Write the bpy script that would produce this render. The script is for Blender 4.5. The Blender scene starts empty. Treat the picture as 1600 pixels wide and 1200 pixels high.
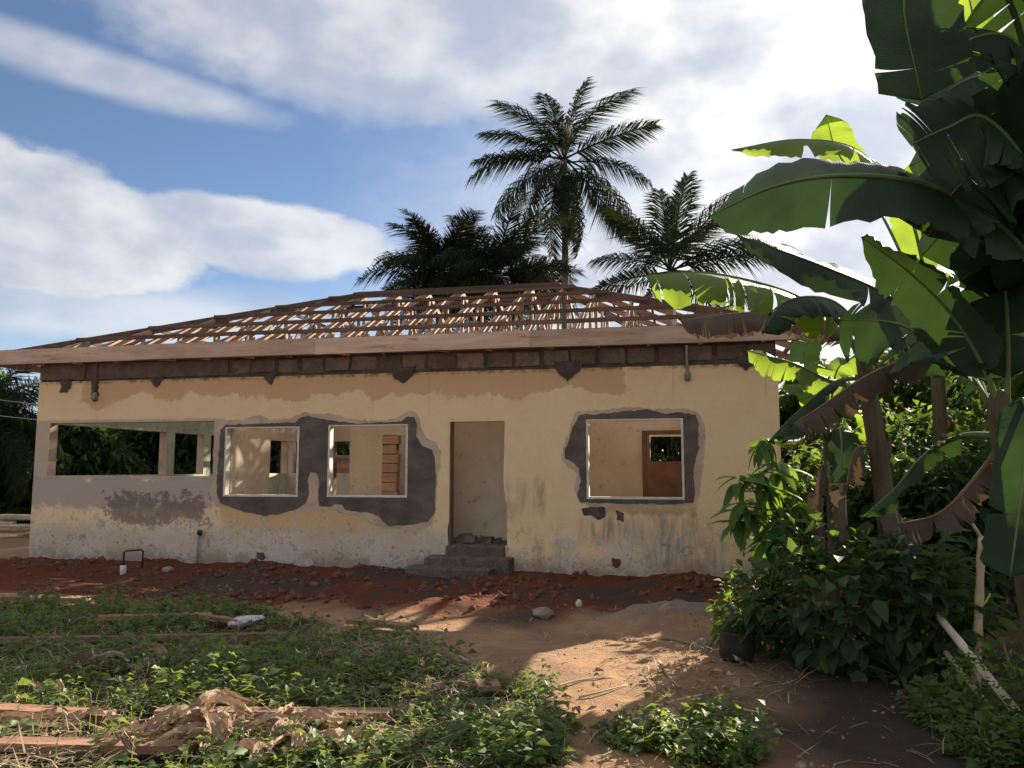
import bpy, bmesh, math, random
import numpy as np
from mathutils import Vector, Matrix, Quaternion
from mathutils.geometry import tessellate_polygon

# ------------------------------------------------------------------ camera
F_PX, CAM_H = 1250.0, 1.7
PITCH = math.atan(133 / F_PX)
scene = bpy.context.scene
COL = scene.collection
cam_data = bpy.data.cameras.new("camera")
cam_data.sensor_width = 36.0
cam_data.lens = F_PX / 1600 * 36.0
cam_data.clip_end = 5000
cam_data.clip_start = 0.05
cam = bpy.data.objects.new("camera", cam_data)
COL.objects.link(cam)
cam.location = (0, 0, CAM_H)
cam.rotation_euler = (math.pi / 2 + PITCH, 0, 0)
scene.camera = cam

# ------------------------------------------------------------------ sun, sky, exposure
SUN_AZ, SUN_EL = math.radians(39), math.radians(25)
SUN_DIR = Vector((math.sin(SUN_AZ) * math.cos(SUN_EL), math.cos(SUN_AZ) * math.cos(SUN_EL), math.sin(SUN_EL)))
sl = bpy.data.lights.new("sun", 'SUN')
sl.energy = 5.0
sl.angle = math.radians(0.5)
sl.color = (1.0, 0.87, 0.70)
sun = bpy.data.objects.new("sun", sl)
COL.objects.link(sun)
sun.rotation_euler = SUN_DIR.to_track_quat('Z', 'Y').to_euler()
sun.location = (10, 15, 20)
EXPOSURE = 1.48
SKY_STRENGTH = 0.05
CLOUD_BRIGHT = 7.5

scene.view_settings.view_transform = 'Standard'
scene.view_settings.look = 'None'
scene.view_settings.gamma = 1.0
scene.view_settings.use_curve_mapping = False
scene.view_settings.exposure = EXPOSURE
scene.cycles.use_denoising = True
scene.cycles.max_bounces = 6
scene.cycles.diffuse_bounces = 4
scene.cycles.transparent_max_bounces = 6


class NG:
    """small helper round a node tree"""
    def __init__(self, tree):
        self.t = tree
        self.n = tree.nodes
        self.l = tree.links

    def node(self, kind, **kw):
        nd = self.n.new(kind)
        for k, v in kw.items():
            setattr(nd, k, v)
        return nd

    def put(self, sock, v):
        if hasattr(v, 'is_output') or isinstance(v, bpy.types.NodeSocket):
            self.l.new(v, sock)
        elif isinstance(v, (tuple, list)) and len(v) == 3 and sock.type == 'RGBA':
            sock.default_value = (*v, 1)
        else:
            sock.default_value = v

    def math(self, op, a, b=0.0, c=None, clamp=False):
        nd = self.node('ShaderNodeMath', operation=op, use_clamp=clamp)
        self.put(nd.inputs[0], a)
        self.put(nd.inputs[1], b)
        if c is not None:
            self.put(nd.inputs[2], c)
        return nd.outputs[0]

    def sstep(self, x, lo, hi):
        nd = self.node('ShaderNodeMapRange', interpolation_type='SMOOTHSTEP')
        self.put(nd.inputs[0], x)
        self.put(nd.inputs[1], lo)
        self.put(nd.inputs[2], hi)
        return nd.outputs[0]

    def noise(self, vec, scale, detail=4, rough=0.55, dist=0.0):
        nd = self.node('ShaderNodeTexNoise')
        if vec is not None:
            self.l.new(vec, nd.inputs['Vector'])
        nd.inputs['Scale'].default_value = scale
        nd.inputs['Detail'].default_value = detail
        nd.inputs['Roughness'].default_value = rough
        nd.inputs['Distortion'].default_value = dist
        return nd.outputs[0]

    def mix(self, fac, a, b):
        nd = self.node('ShaderNodeMix', data_type='RGBA')
        self.put(nd.inputs[0], fac)
        self.put(nd.inputs[6], a)
        self.put(nd.inputs[7], b)
        return nd.outputs[2]

    def scaled(self, vec, s):
        nd = self.node('ShaderNodeVectorMath', operation='MULTIPLY')
        self.l.new(vec, nd.inputs[0])
        nd.inputs[1].default_value = s
        return nd.outputs[0]

    def xyz(self, vec):
        nd = self.node('ShaderNodeSeparateXYZ')
        self.l.new(vec, nd.inputs[0])
        return nd.outputs


world = bpy.data.worlds.new("World")
scene.world = world
world.use_nodes = True
g = NG(world.node_tree)
g.n.clear()
sky = g.node('ShaderNodeTexSky', sky_type='NISHITA', sun_disc=False)
sky.sun_elevation = SUN_EL
sky.sun_rotation = SUN_AZ
sky.air_density = 0.8
sky.dust_density = 0.4
sky.ozone_density = 2.5
geo = g.node('ShaderNodeTexCoord')
dirv = geo.outputs['Generated']
dx, dy, dz = g.xyz(dirv)
az = g.math('ARCTAN2', dx, dy)
el = g.math('ARCSINE', dz)
comb = g.node('ShaderNodeCombineXYZ')
g.l.new(az, comb.inputs[0])
g.l.new(g.math('MULTIPLY', el, 1.7), comb.inputs[1])
sv = comb.outputs[0]
n_big = g.noise(sv, 6.0, 5, 0.5, 0.1)
n_fine = g.noise(sv, 26, 5, 0.55, 0.0)
wob = g.math('ADD', g.math('MULTIPLY', g.math('SUBTRACT', n_big, 0.5), 2.0),
             g.math('MULTIPLY', g.math('SUBTRACT', n_fine, 0.5), 0.8))


def sky_ae(x, y):
    a, b = (x - 800) / F_PX, (600 - y) / F_PX
    vx, vy, vz = a, math.cos(PITCH) - b * math.sin(PITCH), math.sin(PITCH) + b * math.cos(PITCH)
    return math.atan2(vx, vy), math.atan2(vz, math.hypot(vx, vy))


def cloud(x, y, rx, ry, tilt, soft=0.35, amp=0.55, op=1.0):
    a0, e0 = sky_ae(x, y)
    da = g.math('SUBTRACT', az, a0)
    de = g.math('SUBTRACT', el, e0)
    c, s = math.cos(tilt), math.sin(tilt)
    p = g.math('DIVIDE', g.math('ADD', g.math('MULTIPLY', da, c), g.math('MULTIPLY', de, s)), rx / F_PX)
    q = g.math('DIVIDE', g.math('SUBTRACT', g.math('MULTIPLY', de, c), g.math('MULTIPLY', da, s)), ry / F_PX)
    d = g.math('SQRT', g.math('ADD', g.math('MULTIPLY', p, p), g.math('MULTIPLY', q, q)))
    d = g.math('ADD', d, g.math('MULTIPLY', wob, amp))
    return g.math('MULTIPLY', op, g.math('SUBTRACT', 1.0, g.sstep(d, 1.0 - soft, 1.0 + soft)))


masks = [cloud(610, 60, 420, 100, -0.05, 0.30, 0.55, 0.74), cloud(160, 112, 210, 26, -0.09, 0.5, 0.5, 0.7), cloud(1180, 100, 430, 230, -0.25, 0.5, 0.45, 1.0),
         cloud(50, 345, 225, 92, -0.20, 0.10, 0.42, 0.86), cloud(425, 372, 195, 56, -0.06, 0.13, 0.45, 0.80),
         cloud(170, 490, 360, 45, 0.0, 0.45, 0.6, 0.6), cloud(1330, 420, 580, 280, 0.0, 0.6, 0.4, 1.0), cloud(740, 320, 130, 45, 0.5, 0.8, 0.6, 0.35)]
m = masks[0]
for k in masks[1:]:
    m = g.math('MAXIMUM', m, k)
# denser, fuller cloud added out of view to brighten the shaded front wall
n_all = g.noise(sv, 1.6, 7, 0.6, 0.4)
fill_cloud = g.sstep(n_all, 0.38, 0.52)
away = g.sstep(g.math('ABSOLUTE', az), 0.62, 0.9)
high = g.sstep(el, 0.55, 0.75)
fill_cloud = g.math('MULTIPLY', fill_cloud, g.math('MAXIMUM', away, high))
m = g.math('MAXIMUM', m, fill_cloud)
haze_low = g.math('MULTIPLY', g.math('SUBTRACT', 1.0, g.sstep(el, 0.0, 0.28)), 0.34)
m = g.math('MAXIMUM', m, haze_low)
shade = g.noise(sv, 6.0, 6, 0.5, 0.1)
ccol = g.mix(g.sstep(shade, 0.35, 0.65), (0.58, 0.62, 0.71), (1.06, 1.03, 0.98))
cs = g.node('ShaderNodeVectorMath', operation='SCALE')
g.l.new(ccol, cs.inputs[0])
# clouds brighten towards the sun, as thin backlit cloud does
dp = g.node('ShaderNodeVectorMath', operation='DOT_PRODUCT')
g.l.new(dirv, dp.inputs[0])
dp.inputs[1].default_value = tuple(SUN_DIR)
aur = g.math('POWER', g.math('MAXIMUM', dp.outputs['Value'], 0.0), 7.0)
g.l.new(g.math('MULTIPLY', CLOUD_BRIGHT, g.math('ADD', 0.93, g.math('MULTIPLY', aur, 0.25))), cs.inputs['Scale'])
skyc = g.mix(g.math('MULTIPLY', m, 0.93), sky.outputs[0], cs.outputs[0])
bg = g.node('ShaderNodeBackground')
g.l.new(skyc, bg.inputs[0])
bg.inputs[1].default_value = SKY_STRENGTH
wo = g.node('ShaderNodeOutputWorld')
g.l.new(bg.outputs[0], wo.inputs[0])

# ------------------------------------------------------------------ helpers
rng = np.random.default_rng(7)
random.seed(7)


def P(px, py, Y):
    """world point seen in the photograph's calibration at distance Y"""
    a, b = (px - 800) / F_PX, (600 - py) / F_PX
    v = Vector((a, math.cos(PITCH) - b * math.sin(PITCH), math.sin(PITCH) + b * math.cos(PITCH)))
    return Vector((0, 0, CAM_H)) + v * (Y / v.y)


def G(px, py, z=0.0):
    a, b = (px - 800) / F_PX, (600 - py) / F_PX
    v = Vector((a, math.cos(PITCH) - b * math.sin(PITCH), math.sin(PITCH) + b * math.cos(PITCH)))
    return Vector((0, 0, CAM_H)) + v * ((z - CAM_H) / v.z)


def mesh_data(name, verts, faces, mats=(), smooth=False, mat_idx=None):
    me = bpy.data.meshes.new(name)
    me.from_pydata([tuple(v) for v in verts], [], [tuple(int(i) for i in f) for f in faces])
    for mm in mats:
        me.materials.append(mm)
    if mat_idx is not None:
        me.polygons.foreach_set('material_index', np.asarray(mat_idx, dtype=np.int32))
    if smooth:
        me.polygons.foreach_set('use_smooth', np.ones(len(me.polygons), dtype=bool))
    me.update()
    return me


def link(name, data, parent=None, loc=None, rot=None):
    o = bpy.data.objects.new(name, data)
    COL.objects.link(o)
    if parent is not None:
        o.parent = parent
    if loc is not None:
        o.location = loc
    if rot is not None:
        o.rotation_euler = rot
    return o


def obj(name, verts, faces, mats, parent=None, smooth=False, mat_idx=None):
    if not isinstance(mats, (list, tuple)):
        mats = [mats]
    return link(name, mesh_data(name, verts, faces, mats, smooth, mat_idx), parent)


def tag(o, label=None, cat=None, group=None, kind=None):
    if label: o['label'] = label
    if cat: o['category'] = cat
    if group: o['group'] = group
    if kind: o['kind'] = kind
    return o


def empty(name, loc, rz=0.0):
    o = link(name, None, None, loc, (0, 0, rz))
    o.empty_display_size = 0.2
    return o


BOX_F = [(0, 3, 2, 1), (4, 5, 6, 7), (0, 1, 5, 4), (1, 2, 6, 5), (2, 3, 7, 6), (3, 0, 4, 7)]


def box_v(x0, x1, y0, y1, z0, z1, j=0.0):
    v = [(x0, y0, z0), (x1, y0, z0), (x1, y1, z0), (x0, y1, z0), (x0, y0, z1), (x1, y0, z1), (x1, y1, z1), (x0, y1, z1)]
    if j:
        v = [tuple(c + random.uniform(-j, j) for c in p) for p in v]
    return v


def box(name, b, mt, parent=None, j=0.0):
    return obj(name, box_v(*b, j=j), BOX_F, mt, parent)


def beam(name, p0, p1, w, h, mt, parent=None, up=(0, 0, 1)):
    """timber from p0 to p1, w sideways, h along up"""
    p0, p1 = Vector(p0), Vector(p1)
    t = (p1 - p0).normalized()
    s = t.cross(Vector(up)).normalized()
    u = s.cross(t)
    v = []
    for p in (p0, p1):
        for a, b in ((-1, -1), (1, -1), (1, 1), (-1, 1)):
            v.append(p + s * (a * w / 2) + u * (b * h / 2))
    f = [(0, 1, 2, 3), (7, 6, 5, 4), (0, 4, 5, 1), (1, 5, 6, 2), (2, 6, 7, 3), (3, 7, 4, 0)]
    return obj(name, v, f, mt, parent)


def tube_geo(pts, radii, n=8, cap=True):
    pts = [Vector(p) for p in pts]
    V, F = [], []
    prev = None
    for i, p in enumerate(pts):
        t = (pts[min(i + 1, len(pts) - 1)] - pts[max(i - 1, 0)]).normalized()
        if prev is None:
            a = t.orthogonal().normalized()
        else:
            a = (prev - t * prev.dot(t)).normalized()
        prev = a
        b = t.cross(a)
        for k in range(n):
            an = 2 * math.pi * k / n
            V.append(p + (a * math.cos(an) + b * math.sin(an)) * radii[i])
    for i in range(len(pts) - 1):
        for k in range(n):
            F.append((i * n + k, i * n + (k + 1) % n, (i + 1) * n + (k + 1) % n, (i + 1) * n + k))
    if cap:
        F.append(tuple(range(n - 1, -1, -1)))
        F.append(tuple((len(pts) - 1) * n + k for k in range(n)))
    return V, F


def tube(name, pts, radii, mt, parent=None, n=8):
    v, f = tube_geo(pts, radii, n)
    return obj(name, v, f, mt, parent, smooth=True)


def spline(pts, n):
    """Catmull-Rom through pts, n samples"""
    pts = [Vector(p) for p in pts]
    q = [pts[0] * 2 - pts[1]] + pts + [pts[-1] * 2 - pts[-2]]
    out = []
    segs = len(pts) - 1
    for i in range(n):
        t = i / (n - 1) * segs
        k = min(int(t), segs - 1)
        t -= k
        a, b, c, d = q[k], q[k + 1], q[k + 2], q[k + 3]
        out.append(0.5 * ((2 * b) + (c - a) * t + (2 * a - 5 * b + 4 * c - d) * t * t + (3 * b - a - 3 * c + d) * t ** 3))
    return out


_perm = rng.random((256, 256))


def vnoise(x, y, s=1.0, oct=3):
    x, y = np.asarray(x, float) * s, np.asarray(y, float) * s
    tot, amp, out = 0.0, 1.0, 0.0
    for _ in range(oct):
        xi, yi = np.floor(x).astype(int), np.floor(y).astype(int)
        fx, fy = x - xi, y - yi
        fx, fy = fx * fx * (3 - 2 * fx), fy * fy * (3 - 2 * fy)
        a, b = _perm[xi % 256, yi % 256], _perm[(xi + 1) % 256, yi % 256]
        c, d = _perm[xi % 256, (yi + 1) % 256], _perm[(xi + 1) % 256, (yi + 1) % 256]
        out = out + amp * ((a * (1 - fx) + b * fx) * (1 - fy) + (c * (1 - fx) + d * fx) * fy)
        tot += amp
        amp *= 0.5
        x, y = x * 2.03 + 17.3, y * 2.03 + 5.1
    return out / tot


def sm(x, a, b):
    t = np.clip((x - a) / (b - a), 0, 1)
    return t * t * (3 - 2 * t)


# ------------------------------------------------------------------ materials
def new_mat(name):
    mt = bpy.data.materials.new(name)
    mt.use_nodes = True
    gg = NG(mt.node_tree)
    bs = gg.n['Principled BSDF']
    return mt, gg, bs


def coords(gg, kind='Object'):
    return gg.node('ShaderNodeTexCoord').outputs[kind]


def bump(gg, bs, h, strength=0.4, dist=0.02):
    b = gg.node('ShaderNodeBump')
    b.inputs['Strength'].default_value = strength
    b.inputs['Distance'].default_value = dist
    gg.l.new(h, b.inputs['Height'])
    gg.l.new(b.outputs[0], bs.inputs['Normal'])


def rough_mat(name, c1, c2, scale=6.0, rough=0.85, bstr=0.4, bscale=40.0, c3=None, stretch=None, rand=0.0, spec=0.3):
    mt, gg, bs = new_mat(name)
    co = coords(gg)
    if stretch:
        co = gg.scaled(co, stretch)
    n1 = gg.noise(co, scale, 6, 0.6, 0.3)
    col = gg.mix(gg.sstep(n1, 0.32, 0.68), c1, c2)
    if c3:
        n2 = gg.noise(co, scale * 2.7, 5, 0.65)
        col = gg.mix(gg.sstep(n2, 0.55, 0.72), col, c3)
    if rand:
        oi = gg.node('ShaderNodeObjectInfo')
        hs = gg.node('ShaderNodeHueSaturation')
        gg.l.new(gg.math('ADD', 1.0 - rand / 2, gg.math('MULTIPLY', oi.outputs['Random'], rand)), hs.inputs['Value'])
        gg.l.new(col, hs.inputs['Color'])
        col = hs.outputs[0]
    gg.l.new(col, bs.inputs['Base Color'])
    bs.inputs['Roughness'].default_value = rough
    bs.inputs['Specular IOR Level'].default_value = spec
    bump(gg, bs, gg.noise(co, bscale, 5, 0.6), bstr, 0.01)
    return mt


def leaf_mat(name, c_dark, c_light, trans=0.4, tcol=(0.30, 0.50, 0.06), rough=0.45, attr=True, veins=False, spec=0.4, rnd_obj=False):
    mt, gg, bs = new_mat(name)
    if attr:
        at = gg.node('ShaderNodeAttribute', attribute_name='rnd')
        fac = at.outputs['Fac']
    elif rnd_obj:
        fac = gg.node('ShaderNodeObjectInfo').outputs['Random']
    else:
        fac = gg.sstep(gg.noise(coords(gg), 3.0, 4), 0.3, 0.7)
    col = gg.mix(fac, c_dark, c_light)
    tc = gg.mix(fac, tuple(c * 0.7 for c in tcol), tcol)
    if veins:
        uv = gg.node('ShaderNodeTexCoord').outputs['UV']
        wv = gg.node('ShaderNodeTexWave', wave_type='BANDS', bands_direction='X')
        gg.l.new(uv, wv.inputs['Vector'])
        wv.inputs['Scale'].default_value = 26
        wv.inputs['Distortion'].default_value = 1.2
        wv.inputs['Detail'].default_value = 3
        bump(gg, bs, wv.outputs['Fac'], 0.35, 0.01)
        n = gg.noise(coords(gg), 5.0, 5)
        col = gg.mix(gg.math('MULTIPLY', gg.sstep(n, 0.6, 0.8), 0.35), col, (0.16, 0.15, 0.04))
        tc = gg.mix(gg.math('MULTIPLY', wv.outputs['Fac'], 0.35), tc, tuple(c * 0.55 for c in tcol))
    gg.l.new(col, bs.inputs['Base Color'])
    bs.inputs['Roughness'].default_value = rough
    bs.inputs['Specular IOR Level'].default_value = spec
    if trans > 0:
        tr = gg.node('ShaderNodeBsdfTranslucent')
        gg.l.new(tc, tr.inputs['Color'])
        ms = gg.node('ShaderNodeMixShader')
        ms.inputs[0].default_value = trans
        gg.l.new(bs.outputs[0], ms.inputs[1])
        gg.l.new(tr.outputs[0], ms.inputs[2])
        gg.l.new(ms.outputs[0], gg.n['Material Output'].inputs['Surface'])
    return mt


M = {}
M['wood_red'] = rough_mat('wood_red', (0.22, 0.125, 0.085), (0.34, 0.20, 0.135), 3.0, 0.75, 0.3, 30, (0.14, 0.075, 0.052), (0.25, 3, 3), rand=0.35)
M['wood_dark'] = rough_mat('wood_dark', (0.085, 0.052, 0.038), (0.15, 0.092, 0.066), 3.0, 0.8, 0.3, 30, None, (0.4, 3, 3), rand=0.5)
M['wood_pale'] = rough_mat('wood_pale', (0.29, 0.185, 0.12), (0.42, 0.285, 0.19), 3.0, 0.75, 0.3, 30, (0.36, 0.21, 0.12), (0.5, 2, 2), rand=0.4)
M['wood_ground'] = rough_mat('wood_ground', (0.20, 0.105, 0.065), (0.32, 0.18, 0.11), 3.0, 0.85, 0.5, 25, (0.11, 0.06, 0.04), (0.4, 3, 3), rand=0.4)
M['block'] = rough_mat('block', (0.135, 0.10, 0.083), (0.20, 0.152, 0.128), 5.0, 0.95, 0.9, 40, (0.085, 0.064, 0.054), rand=0.6)
M['mortar'] = rough_mat('mortar', (0.068, 0.054, 0.047), (0.125, 0.10, 0.088), 5.0, 0.95, 0.8, 60)
M['cement'] = rough_mat('cement', (0.095, 0.074, 0.060), (0.165, 0.132, 0.108), 2.2, 0.9, 0.7, 22, (0.12, 0.098, 0.082), (1, 1, 1.6))
M['margin'] = rough_mat('margin', (0.46, 0.34, 0.25), (0.66, 0.48, 0.33), 2.0, 0.92, 0.4, 50)
M['fascia'] = rough_mat('fascia', (0.50, 0.31, 0.215), (0.68, 0.46, 0.33), 1.6, 0.75, 0.4, 30, (0.30, 0.165, 0.115), (0.5, 3, 4), rand=0.45)
M['step'] = rough_mat('step', (0.085, 0.066, 0.050), (0.15, 0.12, 0.092), 6.0, 0.92, 1.0, 30, (0.24, 0.195, 0.155))
M['floor'] = rough_mat('floor', (0.10, 0.075, 0.06), (0.18, 0.14, 0.11), 3.0, 0.95, 0.6, 40)
M['green_paint'] = rough_mat('green_paint', (0.48, 0.55, 0.38), (0.60, 0.66, 0.48), 3.0, 0.8, 0.3, 40, (0.30, 0.30, 0.24))
M['inner_cream'] = rough_mat('inner_cream', (0.63, 0.51, 0.375), (0.72, 0.59, 0.44), 1.8, 0.88, 0.25, 50, (0.46, 0.34, 0.25))
M['inner_brown'] = rough_mat('inner_brown', (0.16, 0.085, 0.055), (0.22, 0.12, 0.08), 2.5, 0.8, 0.25, 40)
M['frame_white'] = rough_mat('frame_white', (0.62, 0.55, 0.45), (0.76, 0.69, 0.58), 8.0, 0.6, 0.2, 60, (0.5, 0.42, 0.33))
M['pipe_black'] = rough_mat('pipe_black', (0.02, 0.02, 0.02), (0.04, 0.04, 0.04), 8, 0.45, 0.2, 40)
M['pipe_grey'] = rough_mat('pipe_grey', (0.22, 0.20, 0.18), (0.32, 0.29, 0.26), 8, 0.6, 0.2, 40)
M['pvc_white'] = rough_mat('pvc_white', (0.62, 0.62, 0.60), (0.75, 0.75, 0.72), 8, 0.5, 0.2, 40)
M['bark'] = rough_mat('bark', (0.10, 0.075, 0.055), (0.17, 0.13, 0.10), 6, 0.95, 0.9, 25)
M['palm_bark'] = rough_mat('palm_bark', (0.10, 0.085, 0.07), (0.18, 0.15, 0.125), 4, 0.95, 0.9, 12, None, (1, 1, 5))
M['banana_stem'] = rough_mat('banana_stem', (0.075, 0.060, 0.030), (0.125, 0.10, 0.05), 4, 0.65, 0.6, 20, (0.055, 0.032, 0.022), (4, 4, 0.6))
M['midrib'] = rough_mat('midrib', (0.085, 0.125, 0.04), (0.15, 0.19, 0.06), 4, 0.5, 0.2, 20)
M['dry_midrib'] = rough_mat('dry_midrib', (0.22, 0.14, 0.07), (0.30, 0.20, 0.11), 4, 0.8, 0.4, 20)
M['stem_green'] = rough_mat('stem_green', (0.10, 0.12, 0.04), (0.16, 0.16, 0.06), 6, 0.7, 0.3, 30)
M['bamboo'] = rough_mat('bamboo', (0.42, 0.31, 0.18), (0.55, 0.43, 0.27), 5, 0.6, 0.3, 25, (0.30, 0.21, 0.12), (2, 2, 2))
M['pale_stick'] = rough_mat('pale_stick', (0.40, 0.33, 0.24), (0.56, 0.48, 0.37), 5, 0.8, 0.4, 25, rand=0.4)
M['clay'] = rough_mat('clay', (0.45, 0.17, 0.08), (0.55, 0.24, 0.12), 5, 0.95, 0.7, 30, (0.36, 0.15, 0.08), rand=0.4)
M['pot'] = rough_mat('pot', (0.018, 0.018, 0.018), (0.035, 0.033, 0.03), 6, 0.55, 0.5, 18)
M['stone'] = rough_mat('stone', (0.22, 0.17, 0.13), (0.34, 0.27, 0.21), 7, 0.95, 0.8, 30, rand=0.4)
M['clod'] = rough_mat('clod', (0.11, 0.042, 0.024), (0.19, 0.075, 0.042), 7, 1.0, 0.9, 30, (0.10, 0.07, 0.055))
M['plastic_bag'] = rough_mat('plastic_bag', (0.45, 0.43, 0.48), (0.58, 0.55, 0.58), 9, 0.4, 0.4, 20, (0.55, 0.16, 0.16))
M['white_wall'] = rough_mat('white_wall', (0.66, 0.66, 0.64), (0.76, 0.75, 0.72), 2, 0.9, 0.2, 20)
M['grey_roof'] = rough_mat('grey_roof', (0.22, 0.22, 0.23), (0.32, 0.31, 0.31), 2, 0.6, 0.2, 20)
M['block_far'] = rough_mat('block_far', (0.40, 0.25, 0.15), (0.52, 0.34, 0.21), 2, 0.95, 0.5, 20)
M['cable'] = rough_mat('cable', (0.30, 0.30, 0.30), (0.4, 0.4, 0.4), 5, 0.5, 0.1, 10)

M['banana'] = leaf_mat('banana', (0.015, 0.034, 0.019), (0.028, 0.056, 0.026), 0.08, (0.16, 0.32, 0.05), 0.6, False, True, 0.2)
M['banana_young'] = leaf_mat('banana_young', (0.05, 0.11, 0.025), (0.085, 0.155, 0.03), 0.40, (0.42, 0.60, 0.05), 0.42, False, True)
M['banana_dry'] = leaf_mat('banana_dry', (0.085, 0.064, 0.050), (0.17, 0.13, 0.10), 0.12, (0.26, 0.17, 0.08), 0.9, False, True, 0.1)
M['palm_leaf'] = leaf_mat('palm_leaf', (0.012, 0.019, 0.012), (0.032, 0.042, 0.020), 0.05, (0.15, 0.20, 0.05), 0.8, True, False, 0.05)
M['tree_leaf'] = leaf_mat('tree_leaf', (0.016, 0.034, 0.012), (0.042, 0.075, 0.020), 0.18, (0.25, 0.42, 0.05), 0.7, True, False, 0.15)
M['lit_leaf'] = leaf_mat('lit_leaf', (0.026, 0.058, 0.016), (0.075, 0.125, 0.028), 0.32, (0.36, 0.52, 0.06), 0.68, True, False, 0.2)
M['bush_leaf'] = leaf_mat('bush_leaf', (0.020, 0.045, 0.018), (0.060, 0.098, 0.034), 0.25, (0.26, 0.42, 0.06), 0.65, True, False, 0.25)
M['bush_leaf_single'] = leaf_mat('bush_leaf_single', (0.018, 0.040, 0.017), (0.068, 0.105, 0.038), 0.25, (0.26, 0.42, 0.06), 0.62, False, False, 0.25, True)
M['mango_leaf'] = leaf_mat('mango_leaf', (0.030, 0.080, 0.018), (0.07, 0.15, 0.028), 0.30, (0.34, 0.55, 0.05), 0.48, False, False, 0.35, True)
M['weed'] = leaf_mat('weed', (0.030, 0.060, 0.018), (0.105, 0.155, 0.040), 0.30, (0.40, 0.52, 0.08), 0.55, True)
M['straw'] = leaf_mat('straw', (0.20, 0.145, 0.085), (0.44, 0.34, 0.215), 0.15, (0.4, 0.3, 0.15), 0.85, True)
M['litter'] = leaf_mat('litter', (0.26, 0.15, 0.095), (0.55, 0.40, 0.28), 0.18, (0.45, 0.28, 0.14), 0.85, True)
M['litter_single'] = leaf_mat('litter_single', (0.34, 0.23, 0.16), (0.66, 0.51, 0.39), 0.18, (0.45, 0.28, 0.14), 0.85, False, True, 0.15)

# ------------------------------------------------------------------ house frame
RB, LB = G(1227, 908), G(44, 875)
UDIR = (LB - RB).normalized()
HLEN = (LB - RB).length            # 13.58
HANG = math.atan2(-UDIR.y, -UDIR.x)
HMAT = Matrix.Translation(RB) @ Matrix.Rotation(HANG, 4, 'Z')
HINV = HMAT.inverted()


def W(px, py, v=0.0):
    """photograph pixel -> (x, z) on the plane y = v of the house frame"""
    o = HINV @ Vector((0, 0, CAM_H))
    d = (HINV.to_3x3() @ (P(px, py, 10) - Vector((0, 0, CAM_H))))
    t = (v - o.y) / d.y
    p = o + d * t
    return p.x, p.z


# ------------------------------------------------------------------ ground
def house_xy(x, y):
    c, s = math.cos(-HANG), math.sin(-HANG)
    X, Y = x - RB.x, y - RB.y
    return X * c - Y * s, X * s + Y * c


def ground_h(x, y):
    x, y = np.asarray(x, float), np.asarray(y, float)
    hx, hy = house_xy(x, y)
    z = (vnoise(x, y, 0.7, 2) - 0.5) * 0.10 + (vnoise(x, y, 3.0, 3) - 0.5) * 0.035
    band = sm(hy, -4.3, -3.0) * (1 - sm(hy, -0.25, 0.2))
    band = band * sm(hx, -16.5, -14) * (1 - sm(hx, -0.5, 1.2))
    z = z + band * (0.01 + 0.22 * (vnoise(x + 31, y + 3, 1.3, 4) - 0.33) + 0.11 * (vnoise(x, y, 5.0, 4) - 0.5))
    z = z + (vnoise(x + 3, y + 8, 9.0, 2) - 0.5) * 0.02
    z = z + 0.16 * (1 - sm(np.hypot((x - 1.85) / 1.15, (y - 9.25) / 0.75), 0.1, 1.0)) * (0.7 + 0.6 * vnoise(x, y, 3.0, 3))
    inside = (hx > -13.4) & (hx < -0.2) & (hy > 0.2) & (hy < 9.8)
    z = np.where(inside, -0.10, z)
    far = sm(np.hypot(x, y), 18, 40)
    return z * (1 - far)


def gz(x, y):
    return float(ground_h(x, y))


def axis_steps(fine0, fine1, step, far0, far1):
    a = list(np.arange(fine0, fine1 + 1e-6, step))
    s, p = step, fine0
    left = []
    while p > far0:
        s *= 1.35
        p -= s
        left.append(p)
    s, p = step, a[-1]
    right = []
    while p < far1:
        s *= 1.35
        p += s
        right.append(p)
    return np.array(left[::-1] + a + right)


gx = axis_steps(-9.5, 6.0, 0.05, -900, 900)
gy = axis_steps(3.6, 15.0, 0.05, -900, 1500)
GX, GY = np.meshgrid(gx, gy)
GZ = ground_h(GX, GY)
nv = np.stack([GX.ravel(), GY.ravel(), GZ.ravel()], 1)
nx, ny = len(gx), len(gy)
ii = np.arange(nx * ny).reshape(ny, nx)
quads = np.stack([ii[:-1, :-1].ravel(), ii[:-1, 1:].ravel(), ii[1:, 1:].ravel(), ii[1:, :-1].ravel()], 1)
me = bpy.data.meshes.new('ground')
me.vertices.add(len(nv))
me.vertices.foreach_set('co', nv.ravel())
me.loops.add(quads.size)
me.loops.foreach_set('vertex_index', quads.ravel().astype(np.int32))
me.polygons.add(len(quads))
me.polygons.foreach_set('loop_start', np.arange(0, quads.size, 4, dtype=np.int32))
me.polygons.foreach_set('use_smooth', np.ones(len(quads), dtype=bool))
me.update()
me.validate()


def weed_mask(x, y):
    """1 where the green ground cover grows"""
    pts = [G(*p) for p in ((0, 952), (330, 945), (520, 985), (640, 1010), (760, 1045), (870, 1075), (900, 1120), (860, 1200))]
    xs, ys = np.array([p.x for p in pts]), np.array([p.y for p in pts])
    # left of the line of points (x as a function of y, descending)
    lim = np.interp(np.asarray(y, float), ys[::-1], xs[::-1])
    w = sm(lim + (vnoise(x, y, 1.4, 3) - 0.5) * 1.5 - x, -0.15, 0.25)
    return w * (1 - sm(np.asarray(y, float), ys[0] - 0.1, ys[0] + 0.25))


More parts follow.
